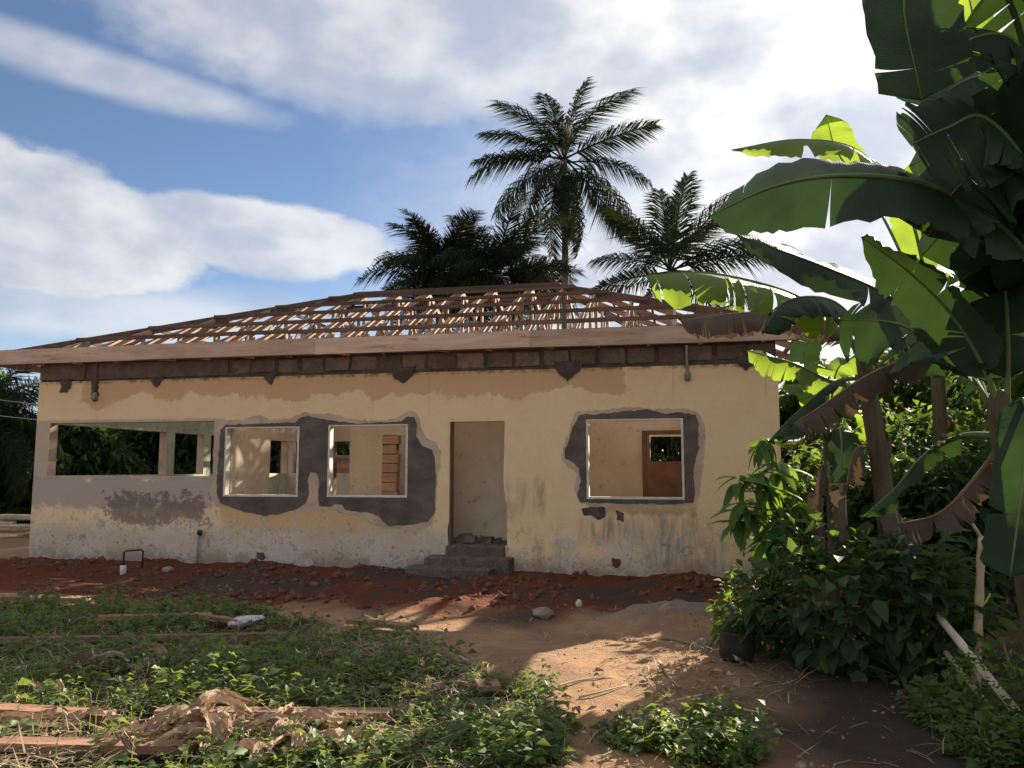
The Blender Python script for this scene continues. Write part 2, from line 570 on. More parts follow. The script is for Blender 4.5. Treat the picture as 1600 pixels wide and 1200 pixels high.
hx, hy = house_xy(GX, GY)
n1 = vnoise(GX, GY, 0.9, 4)
n2 = vnoise(GX + 50, GY, 2.6, 4)
colr = np.zeros((ny, nx, 4))
sand = np.array([0.40, 0.235, 0.13])
sand2 = np.array([0.31, 0.19, 0.115])
redsoil = np.array([0.135, 0.042, 0.021])
darksoil = np.array([0.075, 0.050, 0.038])
humus = np.array([0.052, 0.038, 0.027])
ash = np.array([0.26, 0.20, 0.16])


def mixc(a, b, f):
    return a * (1 - f[..., None]) + b * f[..., None]


base = mixc(np.broadcast_to(sand, (ny, nx, 3)), sand2, sm(n2, 0.35, 0.65))
band = sm(hy + (n1 - 0.5) * 1.8, -4.3, -3.5) * (1 - sm(hy, 0.0, 0.3)) * (1 - sm(hx + (n1 - .5) * 2.0, -0.3, 0.8))
soil = mixc(np.broadcast_to(redsoil, (ny, nx, 3)), darksoil, sm(n1 + 0.5 * (n2 - .5), 0.40, 0.58))
base = mixc(base, soil, band)
ac = G(1060, 962)
ashm = 1 - sm(np.hypot((GX - ac.x) / 1.1, (GY - ac.y) / 0.7) + (n2 - 0.5) * 0.8, 0.6, 1.1)
base = mixc(base, ash, ashm * 0.9)
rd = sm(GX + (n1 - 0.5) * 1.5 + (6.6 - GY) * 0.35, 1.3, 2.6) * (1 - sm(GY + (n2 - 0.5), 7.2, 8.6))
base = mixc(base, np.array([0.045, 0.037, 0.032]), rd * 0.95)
wm = weed_mask(GX, GY)
base = mixc(base, humus, wm * 0.9)
outer = sm(np.hypot(GX, GY - 9), 16, 24)
base = mixc(base, np.array([0.20, 0.15, 0.07]), outer * sm(n1, 0.35, 0.6) * 0.8)
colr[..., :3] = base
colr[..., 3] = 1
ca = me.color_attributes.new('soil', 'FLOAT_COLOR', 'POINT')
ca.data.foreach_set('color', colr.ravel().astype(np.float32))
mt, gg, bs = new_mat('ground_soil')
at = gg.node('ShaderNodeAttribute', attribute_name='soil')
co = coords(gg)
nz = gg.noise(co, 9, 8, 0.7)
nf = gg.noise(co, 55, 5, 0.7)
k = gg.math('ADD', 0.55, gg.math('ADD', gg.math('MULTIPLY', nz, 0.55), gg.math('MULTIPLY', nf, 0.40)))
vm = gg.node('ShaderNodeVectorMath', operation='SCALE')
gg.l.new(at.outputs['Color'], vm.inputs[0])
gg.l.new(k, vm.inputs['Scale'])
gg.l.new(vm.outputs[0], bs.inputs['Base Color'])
bs.inputs['Roughness'].default_value = 0.97
bs.inputs['Specular IOR Level'].default_value = 0.15
bump(gg, bs, gg.math('ADD', nz, gg.math('MULTIPLY', nf, 0.5)), 0.9, 0.05)
me.materials.append(mt)
tag(link('ground', me), kind='structure')

# ------------------------------------------------------------------ the house
house = empty('unfinished_house', RB, HANG)
tag(house, 'unfinished cream bungalow with patched windows and bare timber roof frame', 'house')


def masked_wall_material():
    mt, gg, bs = new_mat('wall_paint')
    co = coords(gg)
    x, y, z = gg.xyz(co)
    nb = gg.noise(co, 1.1, 6, 0.62, 0.3)
    nm = gg.noise(co, 3.6, 7, 0.68, 0.3)
    nf = gg.noise(co, 14, 6, 0.68)
    st = gg.noise(gg.scaled(co, (4.2, 4.2, 0.9)), 1.0, 8, 0.72, 0.6)       # vertical runs
    w1 = gg.math('SUBTRACT', nb, 0.5)
    w2 = gg.math('SUBTRACT', nm, 0.5)
    w3 = gg.math('SUBTRACT', nf, 0.5)

    def blob(x0, x1, z0, z1, soft, a1=0.0, a2=0.0, a3=0.0):
        d = gg.math('MAXIMUM',
                    gg.math('SUBTRACT', gg.math('ABSOLUTE', gg.math('SUBTRACT', x, (x0 + x1) / 2)), (x1 - x0) / 2),
                    gg.math('SUBTRACT', gg.math('ABSOLUTE', gg.math('SUBTRACT', z, (z0 + z1) / 2)), (z1 - z0) / 2))
        for w, a in ((w1, a1), (w2, a2), (w3, a3)):
            if a:
                d = gg.math('ADD', d, gg.math('MULTIPLY', w, a))
        return gg.math('SUBTRACT', 1.0, gg.sstep(d, -soft, soft))

    col = gg.mix(gg.sstep(nb, 0.3, 0.7), (0.83, 0.585, 0.335), (0.88, 0.645, 0.385))
    # damp band below the block course
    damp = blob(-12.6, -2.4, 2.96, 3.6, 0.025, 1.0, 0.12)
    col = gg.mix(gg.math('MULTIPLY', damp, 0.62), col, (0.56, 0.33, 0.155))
    # yellow older paint low between the windows
    old = blob(-9.6, -5.9, 0.55, 1.25, 0.08, 0.5, 0.3)
    col = gg.mix(gg.math('MULTIPLY', old, 0.8), col, (0.62, 0.39, 0.16))
    # mauve-grey bare render under the veranda opening and round it
    bare = blob(-13.7, -9.75, 0.98, 1.56, 0.05, 0.35, 0.45, 0.1)
    col = gg.mix(gg.math('MULTIPLY', bare, 0.85), col, (0.42, 0.345, 0.30))
    rim = blob(-13.6, -9.6, 1.5, 2.62, 0.03, 0.0, 0.1)
    col = gg.mix(gg.math('MULTIPLY', rim, 0.7), col, (0.42, 0.345, 0.28))
    peel = blob(-11.9, -9.9, 0.72, 1.18, 0.05, 0.2, 1.1, 0.5)
    col = gg.mix(gg.math('MULTIPLY', peel, 0.85), col, (0.20, 0.14, 0.12))
    # grey weathered foot of the wall
    foot = blob(-14, -5.3, -0.3, 0.62, 0.16, 0.5, 0.6, 0.2)
    col = gg.mix(gg.math('MULTIPLY', foot, 0.75), col, (0.50, 0.41, 0.335))
    foot2 = blob(-14, 0.3, -0.3, 0.20, 0.16, 0.2, 0.5, 0.3)
    col = gg.mix(gg.math('MULTIPLY', foot2, 0.75), col, (0.25, 0.20, 0.165))
    spots = gg.math('MULTIPLY', blob(-14, -5.4, 0.05, 1.0, 0.15, 0.3), gg.sstep(gg.math('ADD', nm, gg.math('MULTIPLY', w3, 0.7)), 0.56, 0.68))
    col = gg.mix(gg.math('MULTIPLY', spots, 0.7), col, (0.17, 0.135, 0.12))
    mott = gg.math('MULTIPLY', gg.sstep(gg.math('ADD', nb, gg.math('MULTIPLY', w2, 0.8)), 0.46, 0.60), gg.math('SUBTRACT', 1.0, gg.sstep(gg.math('ADD', z, gg.math('MULTIPLY', w1, 1.4)), 0.55, 1.15)))
    col = gg.mix(gg.math('MULTIPLY', mott, 0.75), col, (0.60, 0.51, 0.43))
    mott2 = gg.math('MULTIPLY', gg.sstep(gg.math('ADD', nm, gg.math('MULTIPLY', w3, 0.9)), 0.53, 0.66), gg.math('SUBTRACT', 1.0, gg.sstep(gg.math('ADD', z, gg.math('MULTIPLY', w1, 1.2)), 0.25, 0.85)))
    col = gg.mix(gg.math('MULTIPLY', mott2, 0.55), col, (0.22, 0.18, 0.155))
    # mould below the right window
    for b in ((-3.1, -2.2, 0.55, 0.95), (-2.1, -0.95, 0.1, 0.98), (-3.9, -3.4, 0.15, 0.5), (-4.3, -3.7, 1.0, 1.45)):
        mo = blob(*b, 0.16, 0.4, 0.7, 0.2)
        mo = gg.math('MULTIPLY', mo, gg.sstep(st, 0.40, 0.66))
        col = gg.mix(gg.math('MULTIPLY', mo, 0.72), col, (0.21, 0.175, 0.15))
    rust = blob(-3.0, -1.3, 0.98, 1.14, 0.05, 0.1, 0.4)
    col = gg.mix(gg.math('MULTIPLY', rust, 0.55), col, (0.36, 0.19, 0.07))
    # runs from the top
    run = gg.math('MULTIPLY', gg.sstep(gg.noise(gg.scaled(co, (14, 14, 0.25)), 1.0, 3, 0.5), 0.64, 0.72),
                  gg.sstep(gg.math('ADD', z, gg.math('MULTIPLY', w1, 1.6)), 2.5, 3.3))
    col = gg.mix(gg.math('MULTIPLY', run, 0.55), col, (0.30, 0.17, 0.08))
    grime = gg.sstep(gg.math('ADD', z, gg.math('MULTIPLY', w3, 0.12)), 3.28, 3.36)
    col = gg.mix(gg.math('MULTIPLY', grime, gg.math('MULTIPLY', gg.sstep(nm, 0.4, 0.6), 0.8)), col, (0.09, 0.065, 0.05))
    # hairline cracks and fine dirt
    vo = gg.node('ShaderNodeTexVoronoi', feature='DISTANCE_TO_EDGE')
    wn = gg.node('ShaderNodeTexNoise')
    gg.l.new(co, wn.inputs['Vector'])
    wn.inputs['Scale'].default_value = 2.6
    wn.inputs['Detail'].default_value = 6
    va = gg.node('ShaderNodeVectorMath', operation='MULTIPLY_ADD')
    gg.l.new(wn.outputs['Color'], va.inputs[0])
    va.inputs[1].default_value = (0.9, 0.9, 0.9)
    gg.l.new(gg.scaled(co, (1.0, 1.0, 0.40)), va.inputs[2])
    gg.l.new(va.outputs[0], vo.inputs['Vector'])
    vo.inputs['Scale'].default_value = 1.5
    crack = gg.math('MULTIPLY', gg.math('SUBTRACT', 1.0, gg.sstep(gg.math('ADD', vo.outputs['Distance'], gg.math('MULTIPLY', w3, 0.02)), 0.002, 0.010)),
                    gg.math('MULTIPLY', gg.sstep(nb, 0.5, 0.6), gg.math('SUBTRACT', 1.0, gg.sstep(z, 0.8, 1.2))))
    col = gg.mix(gg.math('MULTIPLY', crack, 0.6), col, (0.12, 0.09, 0.07))
    fine = gg.math('MULTIPLY', gg.sstep(nf, 0.5, 0.75), 0.16)
    col = gg.mix(fine, col, (0.34, 0.24, 0.16))
    gg.l.new(col, bs.inputs['Base Color'])
    bs.inputs['Roughness'].default_value = 0.9
    bs.inputs['Specular IOR Level'].default_value = 0.2
    bump(gg, bs, gg.math('ADD', nm, gg.math('MULTIPLY', nf, 0.6)), 0.5, 0.02)
    return mt


M['wall_paint'] = masked_wall_material()


def wall_panel(name, p0, p1, th, z0, z1, openings, mats, parent, res=0.12, rag=None, side=1):
    """wall from p0 to p1 (house frame), outer face on the line, thickness th towards side; mats = outer, inner, jamb"""
    p0, p1 = Vector((*p0, 0)), Vector((*p1, 0))
    L = (p1 - p0).length
    t = (p1 - p0) / L
    nrm = Vector((-t.y, t.x, 0)) * side

    def cuts(a, b, extra):
        key = sorted({round(a, 4), round(b, 4), *[round(e, 4) for e in extra if a < e < b]})
        out = []
        for i in range(len(key) - 1):
            k = max(1, int(math.ceil((key[i + 1] - key[i]) / res)))
            out += [key[i] + (key[i + 1] - key[i]) * q / k for q in range(k)]
        return out + [key[-1]]

    us = cuts(0, L, [e for o in openings for e in o[:2]])
    zs = cuts(z0, z1, [e for o in openings for e in o[2:]])

    def solid(i, k):
        if i < 0 or k < 0 or i >= len(us) - 1 or k >= len(zs) - 1:
            return False
        cu, cz = (us[i] + us[i + 1]) / 2, (zs[k] + zs[k + 1]) / 2
        return not any(a < cu < b and c < cz < d for a, b, c, d in openings)

    V, Fc, MI, idx = [], [], [], {}

    def vert(i, k, back):
        key = (i, k, back)
        if key not in idx:
            u, z = us[i], zs[k]
            du = rag(u, z) if rag else 0.0
            p = p0 + t * (u + du) + nrm * (th if back else 0.0)
            idx[key] = len(V)
            V.append((p.x, p.y, z))
        return idx[key]

    flip = side < 0
    for i in range(len(us) - 1):
        for k in range(len(zs) - 1):
            if not solid(i, k):
                continue
            quads_ = [((i, k, 0), (i + 1, k, 0), (i + 1, k + 1, 0), (i, k + 1, 0), 0),
                      ((i, k, 1), (i, k + 1, 1), (i + 1, k + 1, 1), (i + 1, k, 1), 1)]
            if not solid(i - 1, k): quads_.append(((i, k, 0), (i, k + 1, 0), (i, k + 1, 1), (i, k, 1), 2))
            if not solid(i + 1, k): quads_.append(((i + 1, k, 0), (i + 1, k, 1), (i + 1, k + 1, 1), (i + 1, k + 1, 0), 2))
            if not solid(i, k - 1): quads_.append(((i, k, 0), (i, k, 1), (i + 1, k, 1), (i + 1, k, 0), 2))
            if not solid(i, k + 1): quads_.append(((i, k + 1, 0), (i + 1, k + 1, 0), (i + 1, k + 1, 1), (i, k + 1, 1), 2))
            for q in quads_:
                f = [vert(*c) for c in q[:4]]
                Fc.append(f[::-1] if flip else f)
                MI.append(q[4])
    return obj(name, V, Fc, list(mats), parent, mat_idx=MI)


TOPZ = 3.36
H = HLEN
WINS = [(-9.56, -8.11, 1.215, 2.452), (-7.557, -6.09, 1.218, 2.468), (-3.024, -1.472, 1.22, 2.508)]
VER = (-13.27, -9.79, 1.575, 2.57)
DOOR = (-5.345, -4.41, 0.44, 2.50)


def rag_front(u, z):
    x = u - H
    if abs(x - DOOR[1]) < 0.01 and 0.3 < z < 2.5:
        return 0.05 * (vnoise(z * 1.0, 3.3, 4.0, 3) - 0.35) + (0.05 if z < 1.2 else 0)
    if abs(x - DOOR[0]) < 0.01 and z < 0.8:
        return -0.05 * float(vnoise(z, 9.1, 5.0, 2))
    return 0.0


sh = lambda o: (o[0] + H, o[1] + H, o[2], o[3])
front = wall_panel('front_wall', (-H, 0), (0, 0), 0.2, -0.3, TOPZ, [sh(o) for o in WINS + [VER, DOOR]],
                   (M['wall_paint'], M['inner_cream'], M['margin']), house, 0.10, rag_front)
front['label'] = 'cream front wall with grey cement patches round its windows'
wall_panel('side_wall', (0, 0.2), (0, 9.8), 0.2, -0.3, TOPZ, [],
           (M['wall_paint'], M['inner_cream'], M['margin']), house, 0.5)
wall_panel('side_wall', (-H, 9.8), (-H, 0.2), 0.2, -0.3, TOPZ, [(0.25, 4.3, 1.575, 2.57), (4.6, 5.8, 1.575, 2.57), (6.1, 9.5, 1.575, 2.57)],
           (M['green_paint'], M['green_paint'], M['margin']), house, 0.4)
wall_panel('back_wall', (0, 9.8), (-H, 9.8), 0.2, -0.3, TOPZ, [(0.5, 2.7, 1.2, 2.6), (4.2, 5.2, 0.5, 2.5), (6.2, 8.0, 1.2, 2.6), (9.9, 13.2, 1.575, 2.6)],
           (M['wall_paint'], M['inner_cream'], M['margin']), house, 0.4)
wall_panel('partition_wall', (-9.7, 4.7), (-9.7, 0.2), 0.15, 0.0, TOPZ, [(1.5, 3.1, 0.5, 2.28)],
           (M['inner_cream'], M['inner_cream'], M['margin']), house, 0.4)
wall_panel('partition_wall', (-9.545, 4.55), (-0.2, 4.55), 0.15, 0.0, TOPZ, [(0.02, 0.40, 0.5, 2.35), (7.19, 8.2, 0.5, 2.45)],
           (M['inner_cream'], M['inner_cream'], M['inner_brown']), house, 0.4)
wall_panel('partition_wall', (-8.45, 3.0), (-7.72, 3.0), 0.15, 0.0, 2.72, [], (M['inner_cream'], M['inner_cream'], M['margin']), house, 0.4)
wall_panel('partition_wall', (-5.70, 1.0), (-3.85, 1.0), 0.15, 0.0, TOPZ, [], (M['inner_cream'], M['inner_cream'], M['margin']), house, 0.4)
wall_panel('partition_wall', (-5.85, 0.2), (-5.85, 4.55), 0.15, 0.0, 2.9, [], (M['inner_cream'], M['inner_cream'], M['margin']), house, 0.4)
wall_panel('partition_wall', (-3.85, 0.2), (-3.85, 4.55), 0.15, 0.0, TOPZ, [], (M['inner_cream'], M['inner_cream'], M['margin']), house, 0.4)
wall_panel('partition_wall', (-3.4, 6.3), (-0.2, 6.3), 0.12, 0.0, TOPZ, [(1.14, 2.0, 1.88, 2.55)], (M['inner_brown'], M['inner_cream'], M['frame_white']), house, 0.4)
lint = box('lintel', (-7.719, -6.6, 3.002, 3.148, 2.42, 2.72), M['inner_cream'], house)
box('floor_slab', (-H + 0.2, -0.2, 0.2, 9.8, 0.0, 0.44), M['floor'], house)
# raw block jamb inside the second window's room
for r in range(10):
    z = 0.45 + r * 0.197
    wd = 0.33 + 0.02 * (r % 2) + random.uniform(-.02, .02)
    box('block', (-7.717, -7.717 + wd, 2.98, 3.16, z, z + 0.18), M['block_far'], house, 0.008)
box('mortar_core', (-7.716, -7.40, 2.992, 3.15, 0.44, 2.415), M['mortar'], house)
# inner door frame behind the right window
for b in ((-2.355, -2.27, 4.46, 4.72, 0.44, 2.53), (-2.27, -1.35, 4.46, 4.72, 2.45, 2.53), (-1.35, -1.27, 4.46, 4.72, 0.44, 2.53)):
    box('door_frame', b, M['inner_brown'], house)

# ring beam and raw block course above the plaster
box('ring_beam', (-H + 0.02, -0.02, 0.018, 0.18, TOPZ + 0.002, 3.80), M['mortar'], house)
x = -0.03
k = 0
while x > -9.3:
    wd = random.uniform(0.36, 0.46)
    zt = 3.425 + random.uniform(-.012, .012)
    box('block', (x - wd, x, 0.0 + random.uniform(-.004, .006), 0.05, zt, zt + 0.235), M['block'], front, 0.017)
    x -= wd + random.uniform(0.045, 0.085)
    k += 1
x0 = x
for a, b in ((x0, -12.52), (-12.58, -H + 0.01)):
    box('concrete_lintel', (b if b < a else a, a if b < a else b, 0.0, 0.05, 3.40, 3.70), M['block'], front, 0.006)
for yy in (0.0, 9.82):
    pass
box('ring_beam', (-0.18, -0.018, 0.2, 9.8, TOPZ + 0.002, 3.80), M['mortar'], house)
box('ring_beam', (-H + 0.018, -H + 0.18, 0.2, 9.8, TOPZ + 0.002, 3.80), M['green_paint'], house)
box('ring_beam', (-H + 0.02, -0.02, 9.82, 9.98, TOPZ + 0.002, 3.80), M['mortar'], house)


def densify(poly, step, amp, seed):
    out = []
    n = len(poly)
    r = random.Random(seed)
    for i in range(n):
        a, b = Vector(poly[i]), Vector(poly[(i + 1) % n])
        k = max(1, int((b - a).length / step))
        for q in range(k):
            p = a.lerp(b, q / k)
            out.append((p.x + r.uniform(-amp, amp), p.y + r.uniform(-amp, amp)))
    return out


def plate(name, outer, holes, y0, mt, parent, thick=0.012):
    """thin coat of render on the front wall: outline in (x, z), holes for the openings"""
    loops = [[Vector((p[0], p[1], 0)) for p in outer]] + [[Vector((p[0], p[1], 0)) for p in h] for h in holes]
    tris = tessellate_polygon(loops)
    flat = [p for lp in loops for p in lp]
    V = [(p.x, y0, p.y) for p in flat] + [(p.x, y0 + thick, p.y) for p in flat]
    Fc = []
    for t in tris:
        a, b, c = (flat[i] for i in t)
        area = (b.x - a.x) * (c.y - a.y) - (c.x - a.x) * (b.y - a.y)
        Fc.append(t if area > 0 else t[::-1])
    n0, N = 0, len(flat)
    for lp in loops:
        k = len(lp)
        for i in range(k):
            a, b = n0 + i, n0 + (i + 1) % k
            Fc.append((a, b, b + N, a + N))
        n0 += k
    return obj(name, V, Fc, mt, parent)


def rect(o, g_=0.0):
    return [(o[0] - g_, o[2] - g_), (o[1] + g_, o[2] - g_), (o[1] + g_, o[3] + g_), (o[0] - g_, o[3] + g_)]


def wpoly(pts):
    return [W(*p) for p in pts]


left_patch = [(345, 672), (352, 664), (400, 662), (462, 660), (470, 652), (482, 650), (510, 656), (560, 662), (628, 658), (636, 651), (648, 651),
              (652, 664), (651, 682), (660, 697), (676, 703), (680, 720), (681, 745), (680, 800), (668, 815), (640, 820), (606, 822), (596, 812),
              (592, 806), (572, 800), (555, 799), (540, 796), (535, 789), (524, 788), (514, 792), (499, 790), (497, 776), (499, 750), (495, 738),
              (484, 738), (481, 752), (483, 772), (477, 788), (465, 795), (440, 802), (415, 806), (385, 800), (360, 792), (344, 786), (339, 770), (340, 730), (343, 700)]
right_patch = [(893, 672), (905, 648), (935, 647), (975, 643), (1010, 640), (1040, 646), (1060, 644), (1086, 648), (1092, 662), (1091, 690), (1094, 700),
               (1086, 722), (1083, 740), (1086, 762), (1083, 785), (1040, 788), (985, 787), (940, 786), (905, 784), (903, 770), (908, 752), (905, 733),
               (898, 724), (884, 716), (882, 702), (888, 690)]


def grow(pts, d):
    cx = sum(p[0] for p in pts) / len(pts)
    cy = sum(p[1] for p in pts) / len(pts)
    n = len(pts)
    out = []
    for i, p in enumerate(pts):
        a, b = pts[i - 1], pts[(i + 1) % n]
        tx, ty = b[0] - a[0], b[1] - a[1]
        l = math.hypot(tx, ty) or 1
        k = d * (0.45 + 1.1 * float(vnoise(p[0], p[1], 0.06, 2)))
        out.append((p[0] + ty / l * k, p[1] - tx / l * k))
    return out


def uneven(pts, amp, seed):
    cx, cz = sum(p[0] for p in pts) / len(pts), sum(p[1] for p in pts) / len(pts)
    out = []
    for x, z in pts:
        k = 1 + amp * (float(vnoise(x * 1.0 + seed * 9, z, 2.6, 3)) - 0.62)
        out.append((cx + (x - cx) * k, cz + (z - cz) * (1 + (k - 1) * 1.6)))
    return out


h12 = [rect(WINS[0], -0.0), rect(WINS[1], -0.0)]
outer_l = densify(wpoly(left_patch), 0.05, 0.009, 1)
outer_r = densify(wpoly(right_patch), 0.05, 0.011, 2)
margin_l = [(336, 672), (346, 654), (400, 650), (455, 652), (476, 640), (520, 648), (570, 655), (622, 650), (640, 642), (656, 648), (662, 680), (686, 690),
            (690, 720), (688, 770), (688, 805), (676, 824), (640, 830), (600, 828), (560, 806), (548, 808), (530, 800), (490, 797), (474, 797), (440, 806),
            (400, 808), (370, 797), (338, 792), (330, 770), (332, 720)]
margin_r = [(885, 670), (898, 642), (935, 640), (1010, 634), (1060, 637), (1094, 640), (1102, 662), (1100, 705), (1098, 750), (1092, 785), (1075, 791),
            (985, 791), (905, 790), (896, 770), (900, 740), (880, 722), (876, 700)]
plate('plaster_margin', uneven(densify(wpoly(margin_l), 0.05, 0.016, 5), 0.10, 1), h12, -0.004, M['margin'], front, 0.006)['label'] = 'pale rough margin round the grey cement patch'
plate('plaster_margin', uneven(densify(wpoly(margin_r), 0.05, 0.016, 6), 0.08, 2), [rect(WINS[2])], -0.004, M['margin'], front, 0.006)
plate('cement_patch', outer_l, h12, -0.010, M['cement'], front, 0.006)['label'] = 'dark grey cement round the two middle windows'
plate('cement_patch', outer_r, [rect(WINS[2])], -0.010, M['cement'], front, 0.006)['label'] = 'dark grey cement round the right window'
bare_spots = [[(908, 795), (925, 792), (946, 792), (947, 806), (935, 813), (925, 806), (912, 805)], [(963, 797), (975, 802), (974, 816), (964, 812)],
              [(955, 872), (968, 873), (970, 882), (964, 888), (956, 884)], [(401, 863), (412, 863), (416, 871), (409, 876), (401, 872)]]
for i, s in enumerate(bare_spots):
    plate('bare_spot', densify(wpoly(s), 0.03, 0.008, 20 + i), [], -0.003, M['mortar'] if i != 2 else M['clod'], front, 0.004)
drips = [[(95, 594), (112, 592), (110, 606), (103, 614), (94, 612), (97, 602)], [(143, 592), (154, 592), (154, 618), (150, 628), (143, 624), (145, 610)],
         [(235, 590), (256, 588), (251, 598), (244, 606), (240, 603)], [(410, 585), (434, 582), (428, 592), (424, 602), (418, 597)],
         [(612, 574), (650, 572), (645, 586), (630, 599), (618, 592), (613, 584)], [(866, 565), (912, 563), (905, 580), (887, 596), (872, 582)],
         [(1150, 556), (1182, 555), (1178, 570), (1165, 578), (1154, 570)]]
for i, d in enumerate(drips):
    plate('mortar_drip', densify(wpoly(d), 0.035, 0.017, 40 + i), [], -0.022, M['mortar'], front, 0.028)

# window frames: four slim cream strips each
for wi, (a, b, c, d) in enumerate(WINS):
    t_ = 0.035
    fr = box('window_frame', (a, b, -0.016, 0.12, c, c + t_), M['frame_white'], house)
    for bb in ((a, a + t_, -0.014, 0.12, c + t_, d), (b - t_, b, -0.014, 0.12, c + t_, d), (a + t_, b - t_, -0.014, 0.12, d - t_ * 0.6, d)):
        box('frame_strip', bb, M['frame_white'], fr)
box('door_jamb', (DOOR[0], DOOR[0] + 0.025, 0.01, 0.17, 0.46, DOOR[3]), M['inner_brown'], house)

# door steps
st = obj('door_steps', *(lambda bs_: ([p for b in bs_ for p in box_v(*b, j=0.016)], [tuple(i + 8 * k for i in f) for k in range(len(bs_)) for f in BOX_F]))(
    [(-5.38, -4.38, -0.10, 0.19, 0.0, 0.447), (-5.62, -4.20, -0.48, -0.08, -0.1, 0.275), (-5.80, -4.45, -0.86, -0.46, -0.1, 0.155)]), M['step'], house)
bv = st.modifiers.new('bevel', 'BEVEL')
bv.width = 0.02
bv.segments = 2
# rubble inside the door
for i in range(16):
    rx, ry = random.uniform(-5.3, -4.45), random.uniform(0.25, 0.85)
    s = random.uniform(0.05, 0.13)
    box('rubble', (rx - s, rx + s, ry - s, ry + s * 0.7, 0.43, 0.45 + s * random.uniform(.5, 1.3)), M['floor'], house, s * 0.35)

# conduits on the wall
for px, yb in ((150, 622), (1074, 590)):
    x, z = W(px, yb)
    pts = [(x, -0.03, z), (x, -0.03, 3.68)]
    cd = tube('conduit', pts, [0.022, 0.022], M['pipe_grey'] if px > 500 else M['mortar'], house)
    tube('lamp_holder', [(x, -0.03, z - 0.05), (x, -0.035, z - 0.02), (x, -0.04, z + 0.06), (x, -0.03, z + 0.10)], [0.035, 0.055, 0.05, 0.03], M['pipe_grey'], cd)

# ------------------------------------------------------------------ roof frame
OV = 0.68
EAVE_Z, RIDGE_Z = 3.86, 6.02
XE0, XE1, YE0, YE1 = -H - OV, OV, -0.60, 10.60
RX0, RX1, RY = -9.2, -4.28, 5.0
roof = box('roof_frame', (RX0, RX1, RY - 0.025, RY + 0.025, RIDGE_Z - 0.14, RIDGE_Z), M['wood_dark'], house)
roof['label'] = 'open hipped roof frame of reddish timber'


def slope_z(x, y):
    sf = (RIDGE_Z - EAVE_Z) / (RY - YE0)
    sl_ = (RIDGE_Z - EAVE_Z) / (RX0 - XE0)
    sr = (RIDGE_Z - EAVE_Z) / (XE1 - RX1)
    return min(EAVE_Z + sf * (y - YE0), EAVE_Z + sf * (YE1 - y), EAVE_Z + sl_ * (x - XE0), EAVE_Z + sr * (XE1 - x), RIDGE_Z)


def hipx_at(z, right):
    t = (z - EAVE_Z) / (RIDGE_Z - EAVE_Z)
    return XE1 + (RX1 - XE1) * t if right else XE0 + (RX0 - XE0) * t


def y_at(z, back):
    t = (z - EAVE_Z) / (RIDGE_Z - EAVE_Z)
    return YE1 + (RY - YE1) * t if back else YE0 + (RY - YE0) * t


def jit(a):
    return random.uniform(-a, a)


tx = -13.1
k = 0
while tx < -0.3:
    # rafters of this truss, meeting the ridge or the hip
    if tx < RX0:
        zt = EAVE_Z + (RIDGE_Z - EAVE_Z) * (tx - XE0) / (RX0 - XE0)
    elif tx > RX1:
        zt = EAVE_Z + (RIDGE_Z - EAVE_Z) * (XE1 - tx) / (XE1 - RX1)
    else:
        zt = RIDGE_Z
    x = tx + jit(0.05)
    for back in (0, 1):
        ye = YE1 if back else YE0
        beam('rafter', (x, ye + (0.08 if not back else -0.08), EAVE_Z - 0.10), (x, y_at(zt, back), zt - 0.14), 0.05, 0.12, M['wood_pale'] if not back else M['wood_red'], roof)
    zc = 3.84
    beam('tie_beam', (x + 0.055, 0.05, zc), (x + 0.055, 9.95, zc), 0.05, 0.12, M['wood_red'], roof)
    for yy in (1.3, 2.6, 3.8, 5.0, 6.2, 7.5, 8.7):
        zz = slope_z(x, yy) - 0.17
        if zz > zc + 0.22:
            beam('post', (x + 0.005, yy + jit(.08), zc - 0.06), (x + 0.005, yy + jit(.05), zz), 0.05, 0.075, M['wood_pale'], roof, up=(0, 1, 0))
    for y0_, y1_ in ((1.3, 2.6), (2.6, 3.8), (5.0, 3.8), (5.0, 6.2), (8.7, 7.5)):
        zz = slope_z(x, y1_) - 0.2
        if zz > zc + 0.35:
            beam('strut', (x - 0.052, y0_, zc + 0.02), (x - 0.052, y1_, zz), 0.04, 0.075, M['wood_pale'], roof)
    tx += 0.82
    k += 1
# hip rafters
for right in (0, 1):
    for back in (0, 1):
        beam('hip_rafter', (XE1 if right else XE0, YE1 if back else YE0, EAVE_Z - 0.10), (RX1 if right else RX0, RY, RIDGE_Z - 0.10), 0.05, 0.15, M['wood_dark'], roof)
# jack rafters on the two hip ends
for right in (0, 1):
    yy = 0.4
    while yy < 10.0:
        zt = min(EAVE_Z + (RIDGE_Z - EAVE_Z) * (yy - YE0) / (RY - YE0), EAVE_Z + (RIDGE_Z - EAVE_Z) * (YE1 - yy) / (YE1 - RY))
        xe = XE1 if right else XE0
        beam('jack_rafter', (xe, yy, EAVE_Z - 0.13), (hipx_at(zt, right), yy, zt - 0.14), 0.05, 0.12, M['wood_red'], roof)
        yy += 1.15
